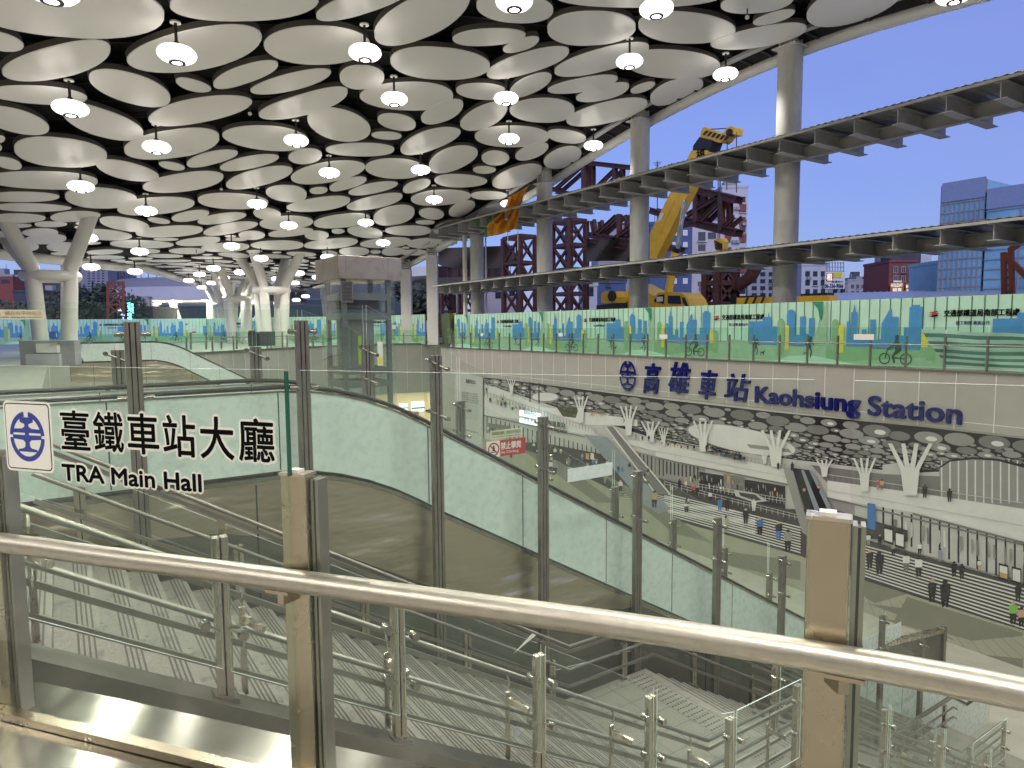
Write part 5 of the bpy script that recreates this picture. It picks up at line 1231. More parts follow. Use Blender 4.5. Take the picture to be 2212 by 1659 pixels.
truss('lower maroon truss between the two steel towers',[((190,965),(545,1035),.7),((190,1010),(545,1080),.45),((270,965),(430,820),.55),((400,1010),(545,905),.5),((240,850),(260,970),.7),((455,800),(455,985),.55),((700,1040),(920,1090),.6),((870,900),(1000,870),.4)],45,A1,1.0)
def tower(label,x0,x1,y0,y1,X,f,ny,m=M_rust,dep=None):
    dep=dep or 2.2; a=at_x(*f(x0,y1),X); b=at_x(*f(x1,y0),X+dep); zt=at_x(*f(x0,y0),X).z; y_0,y_1=b.y,a.y; y_0=min(y_0,y_1-1.2)
    t=thing('steel_tower',label,'steelwork',(X+dep/2,(y_0+y_1)/2,0),'maroon lattice towers')
    for xx in(X,X+dep):
        for yy in(y_0,y_1): mb=MB(); mb.ibeam((xx,yy,0),(xx,yy,zt),.5,.5,.06,m); mb.build('leg',t)
    br=MB(); ho=MB(); h=zt/ny
    for k in range(ny):
        z0,z1=k*h,(k+1)*h
        for (p,q) in(((X,y_0),(X,y_1)),((X+dep,y_0),(X+dep,y_1)),((X,y_0),(X+dep,y_0)),((X,y_1),(X+dep,y_1))):
            ho.bar((*p,z1),(*q,z1),.32,.38,m); br.bar((*p,z0),(*q,z1),.2,.24,m); 
            if p[0]==X: br.bar((*q,z0),(*p,z1),.2,.24,m)
    br.build('brace_lattice',t); ho.build('cross_lattice',t); return t
tower('maroon lattice tower standing behind the orange tarpaulin',400,690,905,1600,46,A2,4)
tower('maroon lattice tower with hazard striped leg right of the middle column',850,1160,760,1590,46,A2,5)
tower('maroon lattice tower at the foot of the white apartment block',1150,1390,1190,1550,44,A1,4)
a6=lambda x,y:(774.3+.2*x,470.1+.2*y)   # patch 1400-2200 x 850-1450
tower('dark lattice tower just left of the downpipe column',860,1030,735,1050,52,a6,2)
tower('dark lattice tower right beside the white downpipe',1095,1190,700,1060,49,a6,2)
t=thing('steel_girder','long dark maroon girder under the debris net behind the square columns','steelwork',(55,60,6))
mb=MB(); A=at_x(*a6(540,590),58); B=at_x(*a6(1620,585),48); mb.ibeam(A,B,.8,1.9,.1,M_rust); mb.build('girder',t)
mb=MB(); A=at_x(*a6(330,690),58); B=at_x(*a6(1620,690),48); mb.bar(A,B,1.2,1.3,M_blk); mb.build('lower_chord',t)
mb=MB()
for k in range(9): P=at_x(*a6(560+k*110,590),57-k); mb.bar(P+V(-.5,0,-.9),P+V(-.5,0,.9),.12,.3,M_rust2 if False else M_rust)
mb.build('stiffener',t)
for (lab,f,X,xs,ytop,ybot) in(('sagging brown debris net slung under the steelwork at left',a6,46,(860,1690),(330,300),(500,555)),('dark debris net slung between the steel towers',A1,44.5,(190,545),(1010,1010),(1190,1180))):
    mb=MB(); n=22; vs=[]
    for i in range(n+1):
        s=i/n; x=xs[0]+(xs[1]-xs[0])*s
        for k in range(7):
            q=k/6; y=(ytop[0]+(ytop[1]-ytop[0])*s)*(1-q)+(ybot[0]+(ybot[1]-ybot[0])*math.sin(math.pi*s)**.5)*q
            P=at_x(*f(x,y),X+.8*math.sin(q*3+s*9)+q*1.0); vs.append(P)
    mb.add(vs,[(i*7+k,i*7+k+1,(i+1)*7+k+1,(i+1)*7+k) for i in range(n) for k in range(6)],M_net); tag(mb.build('debris_net',smooth=True),lab,'net')
# orange tarpaulin
t=thing('tarpaulin','crumpled bright orange tarpaulin hanging from the canopy edge','tarpaulin',at_x(1095,470,29.6))
O2=[(625,425),(590,500),(560,580),(540,690),(525,800),(480,820),(400,860),(330,880),(250,885),(245,790),(310,730),(370,670),(420,600),(440,530)]
left=[(440,525),(420,590),(385,650),(330,705),(245,775),(247,885)]; right=[(628,415),(585,500),(560,590),(540,690),(525,790),(525,800)]
mb=MB(); vs=[]; n=14; m_=24
def along(P,s):
    k=s*(len(P)-1); i=min(int(k),len(P)-2); f=k-i; return (P[i][0]+(P[i+1][0]-P[i][0])*f,P[i][1]+(P[i+1][1]-P[i][1])*f)
for i in range(n+1):
    a=along(left,i/n); b=along(right,i/n)
    for k in range(m_+1):
        q=k/m_; sag=18*math.sin(math.pi*q)*(i/n); P=at_x(*A2(a[0]+(b[0]-a[0])*q,a[1]+(b[1]-a[1])*q+sag),28.3+.35*math.sin(q*19+i*.4)+.2*math.sin(q*7-i*.9)); vs.append(P)
mb.add(vs,[(i*(m_+1)+k,i*(m_+1)+k+1,(i+1)*(m_+1)+k+1,(i+1)*(m_+1)+k) for i in range(n) for k in range(m_)],M_tarp); mb.build('orange_sheet',t,smooth=True)
mb=MB(); G=[(150,755),(245,730),(330,690),(400,655),(350,700),(300,735),(245,790),(245,880),(215,850),(235,790),(160,790)]
mb.prism([(at_x(*A2(x,y),28.7).y*-1,at_x(*A2(x,y),28.7).z) for x,y in G],V(28.7,0,0),V(0,-1,0),UP,.05,M_gtarp); mb.build('green_edge',t)
mb=MB(); 
for x,y0,y1 in((435,840,960),(528,800,1020)): mb.tube([at_x(*A2(x,y0),28.4),at_x(*A2(x,y1),28.4)],.025,M_paper,6)
mb.build('cord',t)
# no floodlight here; the translucent orange sheet passes the globe lamps' light
# ---------------- mobile crane ----------------
XC=39.0
t=thing('mobile_crane','yellow mobile crane with raised telescopic boom behind the hoarding','crane',at_x(1440,660,XC)*1.0); 
WL[t.name]=Vector(t.location)
C=lambda x,y,dx=0:at_x(*A1(x,y),XC)+V(dx,0,0)
def plate(name,pts,x0,dep,m,par=t,bev=0):
    mb=MB(); q=[at_x(*A1(*p),XC) for p in pts]
    mb.prism([(-p.y,p.z) for p in q],V(XC+x0,0,0),V(0,-1,0),UP,-dep,m); return mb.build(name,par,bevel=bev)
# prism normal for ex=-y, ey=z is -x (towards the viewer); negative depth goes away from the viewer
bm_=plate('boom',[(700,1190),(735,1195),(1175,300),(1165,285),(1045,285),(1035,290),(700,960)],0,.8,M_cran)
plate('boom_rib',[(775,950),(790,955),(905,690),(890,680)],-.05,.05,M_cran,bm_); plate('data_plate',[(765,870),(795,850),(820,790),(790,795)],-.04,.03,M_paper,bm_)
plate('boom_section',[(1040,290),(1165,310),(1205,200),(1095,175),(1045,245)],.1,1.1,M_blk)
hd=plate('boom_head',[(1095,175),(1255,220),(1285,195),(1310,160),(1365,150),(1370,100),(1352,85),(1315,95),(1285,140),(1250,155),(1235,135),(1145,100),(1130,88),(1110,115)],.15,1.0,M_cran)
mb=MB()
for k in range(6):
    x=1120+k*34; y=118+k*9
    q=[at_x(*A1(*p),XC) for p in((x,y+38),(x+18,y+43),(x+48,y+8),(x+28,y+2))]; mb.prism([(-p.y,p.z) for p in q],V(XC+.12,0,0),V(0,-1,0),UP,.02,M_blk)
mb.build('hazard_stripe',hd)
mb=MB(); c=C(1340,138,.1); 
mb.tube([c+V(-.1,0,0),c+V(.3,0,0)],.24,M_blk,18); mb.build('sheave',hd,smooth=True)
mb=MB()
for x,y0,y1 in((1365,120,620),(1218,235,1000),(1232,235,1000),(1290,210,600)): mb.tube([C(x,y0,.5),C(x-3 if x<1300 else x,y1,.5)],.035,M_blk,6)
mb.tube([C(1150,105,.5),C(1330,95,.5)],.035,M_blk,6); mb.tube([C(945,440,.3),C(1030,300,.3)],.035,M_blk,6); mb.tube([C(960,430,.3),C(1035,262,.3)],.03,M_blk,6); mb.build('rope',t)
hk=plate('hook_block',[(1205,1020),(1225,1000),(1262,992),(1280,1020),(1270,1080),(1240,1120),(1212,1075)],.2,.6,M_cran)
mb=MB()
for k in range(3):
    q=[at_x(*A1(*p),XC) for p in((1208+k*4,1010+k*28),(1214+k*4,1030+k*28),(1272,1062+k*16),(1276,1040+k*12))]; mb.prism([(-p.y,p.z) for p in q],V(XC+.18,0,0),V(0,-1,0),UP,.02,M_blk)
mb.build('hazard_stripe',hk)
mb=MB(); mb.tube([C(938,1080,-.2),C(1005,690,-.2)],.17,M_chrome,16); mb.build('ram_rod',t,smooth=True)
mb=MB(); mb.tube([C(868,1440,-.2),C(925,1100,-.2)],.30,M_cran,16); mb.tube([C(922,1105,-.2),C(936,1072,-.2)],.34,M_blk,16); mb.build('ram_cylinder',t,smooth=True)
plate('superstructure',[(290,1585),(500,1580),(500,1455),(520,1360),(545,1370),(700,1460),(760,1470),(775,1580),(700,1600)],.3,2.4,M_cran)
w_=plate('winch_frame',[(308,1520),(308,1450),(340,1425),(425,1425),(440,1470),(500,1475),(500,1520)],.0,2.2,M_cran)
mb=MB(); c=C(400,1465,-.15); mb.tube([c,c+V(1.5,0,0)],.45,M_blk,18); 
for k in range(4): mb.bar(C(335+k*28,1432,-.12),C(335+k*28,1490,-.12),.06,.06,M_cran)
mb.build('winch',w_)
plate('chassis',[(262,1600),(262,1540),(500,1510),(500,1600)],.1,2.4,M_blk)
cb=plate('cab',[(762,1575),(765,1500),(812,1438),(870,1432),(1010,1440),(1050,1490),(1082,1570),(1080,1600),(762,1600)],-.6,2.0,M_cran,bev=.06)
for nm,pts in(('window',[(785,1498),(818,1458),(868,1452),(862,1530),(835,1520),(785,1512)]),('window',[(897,1462),(995,1462),(1002,1530),(897,1525)]),('window',[(1012,1475),(1030,1480),(1065,1550),(1045,1550),(1018,1520)])):
    plate(nm,pts,-.66,.04,M_win,cb)
plate('paper_notice',[(808,1472),(858,1470),(858,1508),(808,1512)],-.69,.02,M_paper,cb)
mb=MB(); letter(mb,'福',C(1080,372,-.04),V(0,-1,0),UP,.75,.75,M_ink,bold=.02); letter(mb,'福',C(525,1575,.24),V(0,-1,0),UP,.8,1.3,M_ink,bold=.02); mb.build('lettering',t)
mb=MB(); plate('crane_outrigger',[(700,1540),(760,1540),(760,1600),(700,1600)],.1,2,M_cran)
t2=thing('second_crane','low yellow crane boom with hazard stripes lying behind the hoarding right of the column','crane',at_x(1680,655,44))
mb=MB(); A=at_x(1600,654,44); B=at_x(1800,650,44); mb.bar(A,B,1,.75,M_cran); mb.build('boom',t2)
mb=MB(); A=at_x(1612,650,43.4); 
for k in range(3): mb.bar(A+V(-.2,-k*.7,-.4),A+V(-.2,-k*.7-.35,.35),.02,.2,M_blk)
mb.build('hazard_stripe',t2)
mb=MB(); A=at_x(1765,640,44); mb.box((43.6,A.y-1,A.z-.5),(44.4,A.y+1,A.z+.2),M_blk); mb.build('winch',t2)
t2=thing('pile_rig','maroon pile driving arm rising behind the hoarding beside the column','machine',at_x(1600,650,46))
mb=MB(); mb.tube([at_x(1598,615,46),at_x(1622,598,46),at_x(1642,560,46),at_x(1655,540,46)],.5,M_rust,14); mb.tube([at_x(1560,622,46),at_x(1600,620,46)],.42,M_rust,14); mb.build('arm',t2,smooth=True)
mb=MB(); P=at_x(1600,640,46); mb.box((45.5,P.y-1.6,0),(47,P.y+1.6,P.z),M_blk); mb.build('base',t2)
t2=thing('crane_mast','tilted red steel mast at the right picture edge above the hoarding','machine',at_x(2190,635,36))
mb=MB(); mb.bar(at_x(2170,640,36),at_x(2168,545,36),.2,.2,M_rust2); mb.bar(at_x(2186,640,36),at_x(2184,535,36),.2,.2,M_rust2); mb.bar(at_x(2168,548,36),at_x(2240,620,36),.22,.22,M_rust2); mb.bar(at_x(2182,540,36),at_x(2240,500,36),.22,.22,M_rust2)
for k in range(6): mb.bar(at_x(2170,635-k*16,36),at_x(2186,627-k*16,36),.1,.1,M_rust2)
mb.build('mast',t2)
# ---------------- city beyond ----------------
def facade(name,label,x0,x1,ytop,D,thick,m,wins=(),wm=M_win,cat='building',ytop2=None,extra=None,frame=None,roof=None):
    """box facing the camera heading at distance D; windows as (x0,y0,x1,y1) picture rectangles"""
    A=at_d(x0,ytop,D); B=at_d(x1,ytop2 if ytop2 else ytop,D); zt=max(A.z,B.z)
    mid=(A+B)/2; hw=(B-A).dot(RT)/2; c=V(mid.x,mid.y,0)+FW*(thick/2)
    t=thing(name,label,cat,V(mid.x,mid.y,0))
    mb=MB(); mb.obox(c+V(0,0,zt/2),RT*hw,FW*(thick/2),V(0,0,zt/2),m); mb.build('wall',t)
    mb=MB(); mb.obox(c+V(0,0,zt+.25),RT*(hw+.15),FW*(thick/2+.15),V(0,0,.25),roof or m); mb.build('parapet',t)
    if D<300 and cat=='building' or name=='house':
        rr=random.Random(int(x0*7+D)); 
        for k in range(2):
            q=rr.uniform(-.6,.6)*hw; s=rr.uniform(.5,1.1); mb=MB(); mb.obox(c+RT*q+V(0,0,zt+.5+s),RT*s*1.3,FW*s,V(0,0,s),M_gry if k else M_dk); mb.build('roof_house',t)
        q=rr.uniform(-.7,.7)*hw; mb=MB(); mb.tube([c+RT*q+V(0,0,zt),c+RT*q+V(0,0,zt+rr.uniform(2,4))],.05,M_blk,6); mb.build('roof_aerial',t)
        for k,(a,b,c2,d2) in enumerate(wins[:100]):
            if rr.random()<.45:
                P=at_d((a+c2)/2,d2,D); w2=(at_d(c2,d2,D)-at_d(a,d2,D)).dot(RT)
                mb=MB(); 
                if rr.random()<.5: mb.obox(P-FW*.35-UP*.35+RT*w2*.2,RT*.42,FW*.35,V(0,0,.3),M_gry); mb.build('air_conditioner',t)
                else: mb.obox(P-FW*.2-UP*.08,RT*(w2*.62),FW*.22,V(0,0,.07),m); mb.build('window_sill',t)
    for k,(a,b,c2,d2) in enumerate(wins[:100]):
        P=at_d(a,d2,D); Q=at_d(c2,b,D); mb=MB(); h=abs(Q.z-P.z); w2=(Q-P).dot(RT); cc=(P+Q)/2
        mb.obox(cc-FW*.02,RT*(w2/2),FW*.05,V(0,0,h/2),wm)
        if frame:
            for q in(-1,1): mb.obox(cc-FW*.06+RT*q*w2/2,RT*.07,FW*.06,V(0,0,h/2+.07),frame); mb.obox(cc-FW*.06+UP*q*h/2,RT*w2/2,FW*.055,V(0,0,.07),frame)
            mb.obox(cc-FW*.06,RT*.05,FW*.05,V(0,0,h/2),frame)
        mb.build('window',t)
    return t
def grid(x0,x1,y0,y1,nx,ny,fx=.6,fy=.6):
    r=[]
    for j in range(ny):
        for i in range(nx):
            w_=(x1-x0)/nx; h=(y1-y0)/ny; r.append((x0+(i+.5-fx/2)*w_,y0+(j+.5-fy/2)*h,x0+(i+.5+fx/2)*w_,y0+(j+.5+fy/2)*h))
    return r
M_bw=mat('wall_white',(.50,.50,.53),.6,var=.08,scale=.4,wear=((.36,.36,.38),.8,.62)); M_bb=mat('wall_navy',(.05,.085,.20),.6,var=.1,scale=.4); M_brk=mat('wall_brick',(.22,.06,.05),.7,var=.1,scale=2); M_gry=mat('wall_grey',(.30,.30,.32),.7,var=.12,scale=.6,wear=((.2,.2,.21),.9,.6)); M_dk=mat('wall_dark',(.06,.06,.075),.7,var=.2,scale=.5)
def gl_mat(): return mat('curtain_glass',(.27,.50,.60),.25,.25,var=.3,scale=.12)
M_cg=gl_mat(); M_roof=mat('metal_roof',(.42,.44,.47),.45,.4,var=.08,scale=2)
facade('apartment_block','white apartment tower with dark red panels right of the crane',1560,1616,406,150,14,M_bw,grid(1566,1580,420,640,1,10,.7,.5)+grid(1596,1612,420,640,1,10,.8,.55),frame=None)
t=[o for o in COL.objects if o.name.startswith('apartment_block')][-1]
for k in range(6):
    for(x0,x1,sh)in((1566,1580,0),(1597,1612,6)):
        P=at_d(x0,443+k*33+sh+8,149.9); Q=at_d(x1,443+k*33+sh-8,149.9); mb=MB(); mb.obox((P+Q)/2,RT*abs((Q-P).dot(RT))/2,FW*.1,V(0,0,abs(P.z-Q.z)/2),M_brk); mb.build('red_panel',t)
for k in range(9):
    for x in(1585,1594): P=at_d(x,450+k*24,149.7); mb=MB(); mb.obox(P,RT*.4,FW*.3,V(0,0,.3),M_gry); mb.build('air_conditioner',t)
facade('office_block','white low block with wide dark windows behind the crane cab',1494,1562,484,120,12,M_bw,[(1508,501,1524,521),(1529,502,1547,516),(1508,528,1524,542),(1507,608,1520,618),(1507,636,1520,645),(1528,608,1545,618),(1508,566,1524,580)])
facade('office_block','navy blue block with white framed windows left of the crane boom',1405,1496,486,112,12,M_bb,[(1453+x,498+y*26,1461+x,508+y*26) for x in(0,23) for y in(0,1,2,3,4)],wm=M_paper if False else mat('pale_blind',(.55,.57,.62),.5),frame=M_paper)
facade('office_block','dark blue low block behind the winch of the yellow crane',1287,1352,612,100,12,M_bb,[(1310,614,1319,618)])
facade('house','small white house with a dark window behind the lattice tower',1262,1290,618,96,8,M_bw,[(1270,620,1282,640)])
facade('house','grey roofed pale house seen under the lower steel deck',1292,1420,492,170,14,M_gry,grid(1335,1410,505,560,4,3))
facade('house','pale pink house with air conditioner seen past the downpipe column',1040,1120,598,110,10,mat('wall_pink',(.42,.38,.42),.6,var=.08),[(1066,607,1078,618),(1070,630,1082,645),(1100,610,1112,640)])
facade('house','pale blue shop house seen between the dark lattice towers',900,1000,618,120,10,M_bw,[(930,625,950,645),(905,640,925,660),(960,640,985,655)])
for x0,x1,y,D,lab,m,wn in((1616,1678,575,150,'grey tiled apartment house left of the rent billboard',M_gry,grid(1620,1675,585,645,3,4)),(1732,1790,574,150,'pale apartment house with balconies behind the rent billboard',M_bw,grid(1736,1786,582,640,3,3)),(1790,1832,612,160,'low white house right of the rent billboard',M_gry,grid(1796,1828,618,640,2,1)),(1832,1930,606,260,'distant pale town houses beyond the metal roof',M_gry,grid(1836,1926,612,640,8,2)),(1850,1868,600,270,'small rooftop water tank house far away',M_gry,[])): facade('house',lab,x0,x1,y,D,10,m,wn)
# brick hotel with signs
t=facade('brick_hotel','dark red brick building with hotel signs below the glass tower',1921,1979,567,140,10,M_brk,grid(1926,1976,573,612,3,2,.55,.7),frame=M_gry)
P=at_d(1979,564,140); Q=at_d(2015,563,140); mb=MB(); mb.obox(V(Q.x,Q.y,0)-RT*((Q-P).dot(RT)/2)+FW*5+V(0,0,Q.z/2+.6),RT*abs((Q-P).dot(RT))/2,FW*4.6,V(0,0,Q.z/2+.6),M_bw); mb.build('side_wall',t)
mb=MB(); P=at_d(1945,566,142); mb.obox(P+V(0,0,1),RT*3,FW*2,V(0,0,1.4),M_dk); mb.build('roof_house',t)
def board(par,x0,y0,x1,y1,D,m,name='sign_board'):
    P=at_d(x0,y1,D); Q=at_d(x1,y0,D); cc=(P+Q)/2; mb=MB(); mb.obox(cc,RT*abs((Q-P).dot(RT))/2,FW*.12,V(0,0,abs(Q.z-P.z)/2),m); return mb.build(name,par)
def write(par,s,x0,y0,x1,y1,D,m,bold=.02):
    P=at_d(x0,y1,D); Q=at_d(x1,y0,D); mb=MB(); letter(mb,s,P,RT,UP,(Q-P).dot(RT),Q.z-P.z,m,bold=bold); return mb.build('lettering',par)
M_or=mat('sign_orange',(.55,.16,.03),.5); 
M_wht=emis('lit_lettering',(1,1,.95),.25)
b=board(t,1922,612,1952,640,139.2,M_or); write(b,'HOLIDAY',1925,612,1950,620,139,M_wht); write(b,'SPRING',1930,606,1948,610,139,M_wht); write(b,'租車',1928,622,1948,632,139,M_wht)
b=board(t,1955,612,1975,634,139.2,M_or); write(b,'春天假期',1957,615,1973,622,139,M_wht); write(b,'租車',1958,625,1972,632,139,M_wht)
# rent billboard
t=thing('billboard','white rent billboard with red square on a rooftop lattice frame','billboard',V(*at_d(1802,625,130).to_tuple()[:2],0))
b=board(t,1781,587,1825,624,130,M_paper,'panel'); bb=board(t,1785,590,1799,607,129.8,M_red,'red_square'); write(t,'租',1786,591,1798,606,129.6,M_wht,.03); 
board(t,1800,588,1818,600,129.85,M_hyel,'yellow_patch'); write(t,'06-336-9066',1782,613,1822,622,129.8,M_navy,.03); write(t,'房屋仲介',1797,606,1822,611,129.8,M_navy,.02)
mb=MB()
for k in range(7): P=at_d(1786+k*6,566,131); Q=at_d(1786+k*6,626,131); mb.bar(P,Q,.12,.12,M_gry)
for k in range(5): P=at_d(1784,568+k*9,131); Q=at_d(1824,568+k*9,131); mb.bar(P,Q,.12,.12,M_gry)
mb.build('lattice_frame',t)
# glass tower at the right
t=thing('glass_tower','blue glass office tower with stepped top at the right edge','building',(112,14,0))
XG=110
for (xa,xb,ya,yb) in((2035,2132,386,440),(2132,2230,438,440)):
    a=at_x(xa,410,XG).y; b=at_x(xb,410,XG).y; zt=at_x((xa+xb)/2,(403+387)/2 if xa==2035 else 408,XG).z
    mb=MB(); mb.box((XG,b if xa!=2132 else -25,0),(XG+18,a-.01,zt),M_cg); mb.build('wall',t)
    mb=MB(); n=9 if xa==2035 else 16; 
    for k in range(n+1): y=a-(a-b)*k/n if xa==2035 else a-(a+25)*k/n; mb.box((XG-.12,y-.09,0),(XG,y+.09,zt),M_gry)
    for k in range(30): z=zt-k*1.35; mb.box((XG-.14,(b if xa==2035 else -25),z-.06),(XG-.005,a,z+.06),M_gry)
    mb.build('glazing_lattice',t)
    mb=MB(); mb.box((XG-.2,(b if xa==2035 else -25)+.1,zt-2.4),(XG-.01,a-.1,zt+.4),mat('curtain_band',(.30,.36,.50),.35,.2) if xa==2035 else MATS['curtain_band']); mb.build('top_band',t)
mt_=MATS['curtain_band']
t=facade('church_building','dark glass fronted building carrying a green church sign and black temple sign',2030,2260,569,105,8,M_cg,grid(2034,2212,575,592,14,1,.8,.8),wm=M_win)
b=board(t,2030,583,2230,598,104.7,mat('sign_green',(.03,.30,.18),.4)); P=board(t,2030,586,2078,600,104.5,M_paper,'white_strip'); write(t,'十 後站教會',2040,588,2130,597,104.3,M_wht)
write(t,'後站教會',2092,586,2130,594,104.3,M_wht)
b=board(t,2030,604,2200,623,104.6,M_dk); write(t,'淨觀念佛會   元亨寺   淨觀圖書館',2034,608,2196,618,104.3,M_wht)
# long metal roofs
for x0,x1,y0,y1,y2,D,lab in((1740,2075,634,626,648,95,'long pale corrugated shed roof beyond the hoarding'),(1975,2230,630,624,645,88,'pale shed roof at right below the temple sign')):
    t=thing('shed',lab,'shed',V(*at_d(x0,640,D).to_tuple()[:2],0))
    A=at_d(x0,y2,D); B=at_d(x1,y2,D); Cc=at_d(x0+30,y0,D+12); Dd=at_d(x1,y1,D+12)
    mb=MB(); mb.add([A,B,Dd,Cc,V(A.x,A.y,A.z-.2),V(B.x,B.y,B.z-.2),V(Dd.x,Dd.y,Dd.z-.2),V(Cc.x,Cc.y,Cc.z-.2)],[(0,1,2,3),(7,6,5,4),(0,4,5,1),(3,2,6,7),(1,5,6,2),(0,3,7,4)],M_roof)
    for k in range(24): p=A.lerp(B,k/23); q=Cc.lerp(Dd,k/23); mb.bar(p+V(0,0,.06),q+V(0,0,.06),.1,.08,M_roof)
    mb.build('roof',t)
    mb=MB(); mb.add([V(A.x,A.y,0),V(B.x,B.y,0),B-V(0,0,.25),A-V(0,0,.25)],[(0,1,2,3)],M_gry); mb.build('wall',t)
# rooftop aerials
for x,y0,y1,D,lab in((1420,348,395,160,'thin television aerial left of the crane boom'),(1451,352,380,170,'slim radio mast beside the crane boom')):
    t=thing('aerial',lab,'aerial',V(*at_d(x,y1,D).to_tuple()[:2],0)); mb=MB(); mb.tube([at_d(x,700,D),at_d(x,y0,D)],.12,M_blk,6); 
    for k in range(4): mb.bar(at_d(x-9+k*2,y0+4+k*3,D),at_d(x+9-k*2,y0+2+k*3,D),.1,.1,M_blk)
    mb.build('mast',t)
# ---------------- far left: towers, trees, drum roof ----------------
M_tw=mat('tower_wall',(.20,.20,.26),.7,var=.1,scale=.1); M_hill=mat('hill_green',(.05,.07,.08),.9,var=.2,scale=.02)
M_lw=emis('lit_window',(1,.75,.45),1.2)
t=facade('apartment_tower','tall pale high rise tower between the limbs of the left tree column',130,182,563,420,30,M_tw,grid(134,178,570,640,4,12,.5,.45))
t=facade('apartment_tower','tall high rise tower right of the left tree column',183,232,575,400,30,M_tw,grid(187,228,582,655,4,13,.5,.45))
t=facade('house','dark red house at the far left picture edge',-60,27,598,150,12,M_brk,[(2,604,20,612)],roof=M_gry)
facade('house','low dark shop house behind the left tree column',28,90,632,140,10,M_dk,[(60,650,80,660)])
facade('house','dim low house right of the left tree column',180,330,668,135,10,M_dk,grid(190,320,672,684,8,1))
mb=MB(); vs=[]
for k in range(41):
    a=R_(-100+k*3.2); r=2300; x=math.sin(a)*r; y=math.cos(a)*r; h=130+150*math.exp(-((k-15)/7.)**2)+24*math.sin(k*1.3)
    vs+=[V(x,y,-5),V(x*1.0,y*1.0,h),V(x*1.3,y*1.3,-5)]
mb.add(vs,[f for k in range(40) for f in((3*k,3*k+3,3*k+4,3*k+1),(3*k+1,3*k+4,3*k+5,3*k+2))],M_hill); tag(mb.build('hills',smooth=True),kind='structure')
M_leaf=mat('leaf_dark',(.045,.065,.04),.7,var=.4,scale=4); M_leaf2=mat('leaf_mid',(.075,.095,.055),.7,var=.4,scale=4); M_bark=mat('bark',(.07,.055,.045),.9,var=.2,scale=5)
def tree(label,x,D,h,r,seed,n=900,ls=.55):
    rr=random.Random(seed); B=at_d(x,700,D); c=V(B.x,B.y,0); t=thing('tree',label,'tree',c,'dark trees beyond the station')
    mb=MB(); mb.tube([c,c+V(.1,.1,h*.3),c+V(.2,-.1,h*.6)],[.35,.28,.12],M_bark,8)
    for k in range(7): a=k*.9; mb.tube([c+V(.1,.1,h*(.3+.04*k)),c+V(math.cos(a)*r*.6,math.sin(a)*r*.6,h*(.55+.04*k))],[.14,.05],M_bark,6)
    mb.build('trunk',t,smooth=True)
    cl=[(V(rr.uniform(-1,1)*r*.75,rr.uniform(-1,1)*r*.75,h*rr.uniform(.42,.88)),r*rr.uniform(.25,.5)) for _ in range(16)]
    mb=MB(); vs=[];fs=[];
    for i in range(n):
        k,cr=rr.choice(cl); d=V(rr.gauss(0,1),rr.gauss(0,1),rr.gauss(0,.8)); d.normalize(); p=c+k+d*cr*rr.uniform(.5,1.05)
        u=V(rr.gauss(0,1),rr.gauss(0,1),rr.gauss(0,1)).normalized(); w2=u.orthogonal().normalized(); s=ls*rr.uniform(.5,1.2)
        mb.add([p-u*s,p+w2*s*.5,p+u*s,p-w2*s*.5],[(0,1,2,3)],M_leaf if rr.random()<.55 else M_leaf2)
    mb.build('crown',t)
for i,(x,D,h,r,lab) in enumerate(((188,120,9.5,4.5,'dark round tree just right of the left tree column'),(226,125,9.0,5.5,'wide dark tree beside the red lattice mast'),(262,130,7.5,4.5,'dark low tree right of the red lattice mast'),(60,125,7.5,5,'dark tree seen between the left column and red house'),(118,130,8,4,'dark tree behind the limbs of the left column'),(905,90,8,3.2,'dark leafy tree seen between the square white columns'))): tree(lab,x,D,h,r,20+i)
t=thing('lattice_mast','short red lattice mast standing before the dark trees at left','mast',V(*at_d(249,700,95).to_tuple()[:2],0))
for x in(233,266):
    for D in(95,98): mb=MB(); mb.bar(at_d(x,720,D),at_d(x,608,D),.35,.35,M_rust2); mb.build('leg',t)
for D in(95,98):
    mb=MB()
    for y0,y1 in((610,634),(634,658),(658,684)):
        mb.bar(at_d(233,y0,D),at_d(266,y1,D),.16,.2,M_rust2); mb.bar(at_d(266,y0,D),at_d(233,y1,D),.16,.2,M_rust2); mb.bar(at_d(233,y0,D),at_d(266,y0,D),.25,.25,M_rust2)
    mb.build('brace',t)
# drum shaped second roof
cD=at_d(455,690,165); RD=21.0
t=thing('drum_roof','round pale drum roof of the second station hall with parapet railing','roof',V(cD.x,cD.y,0))
M_dr=mat('drum_wall',(.42,.42,.46),.5,var=.05,scale=.5)
z=lambda y:at_d(455,y,150).z
def ringwall(r,z0,z1,m,name,flare=0):
    mb=MB(); n=72; vs=[]
    for k in range(n): a=2*math.pi*k/n; c_,s_=math.cos(a),math.sin(a); vs+=[V(cD.x+r*c_,cD.y+r*s_,z0),V(cD.x+(r+flare)*c_,cD.y+(r+flare)*s_,z1)]
    mb.add(vs,[(2*k,2*((k+1)%n),2*((k+1)%n)+1,2*k+1) for k in range(n)],m); mb.add(vs,[tuple(2*k for k in range(n))[::-1],tuple(2*k+1 for k in range(n))],M_white if name=='fascia' else m); return mb.build(name,t,smooth=True)
ringwall(RD+1.5,z(650),z(622),M_dr,'fascia',-.8); ringwall(RD-1.8,z(622)+.05,z(601),mat('drum_upper',(.22,.22,.27),.5,var=.05,scale=.5),'upper_wall')
for k in range(3):
    ld=bpy.data.lights.new('soffit_light','POINT'); ld.energy=900; ld.shadow_soft_size=.5; ld.color=(1,.9,.76); lo=bpy.data.objects.new('soffit_light',ld); COL.objects.link(lo); lo.parent=t; lo.location=Vector((RT*(-9+7*k)-FW*14))+V(0,0,z(657))
mb=MB()
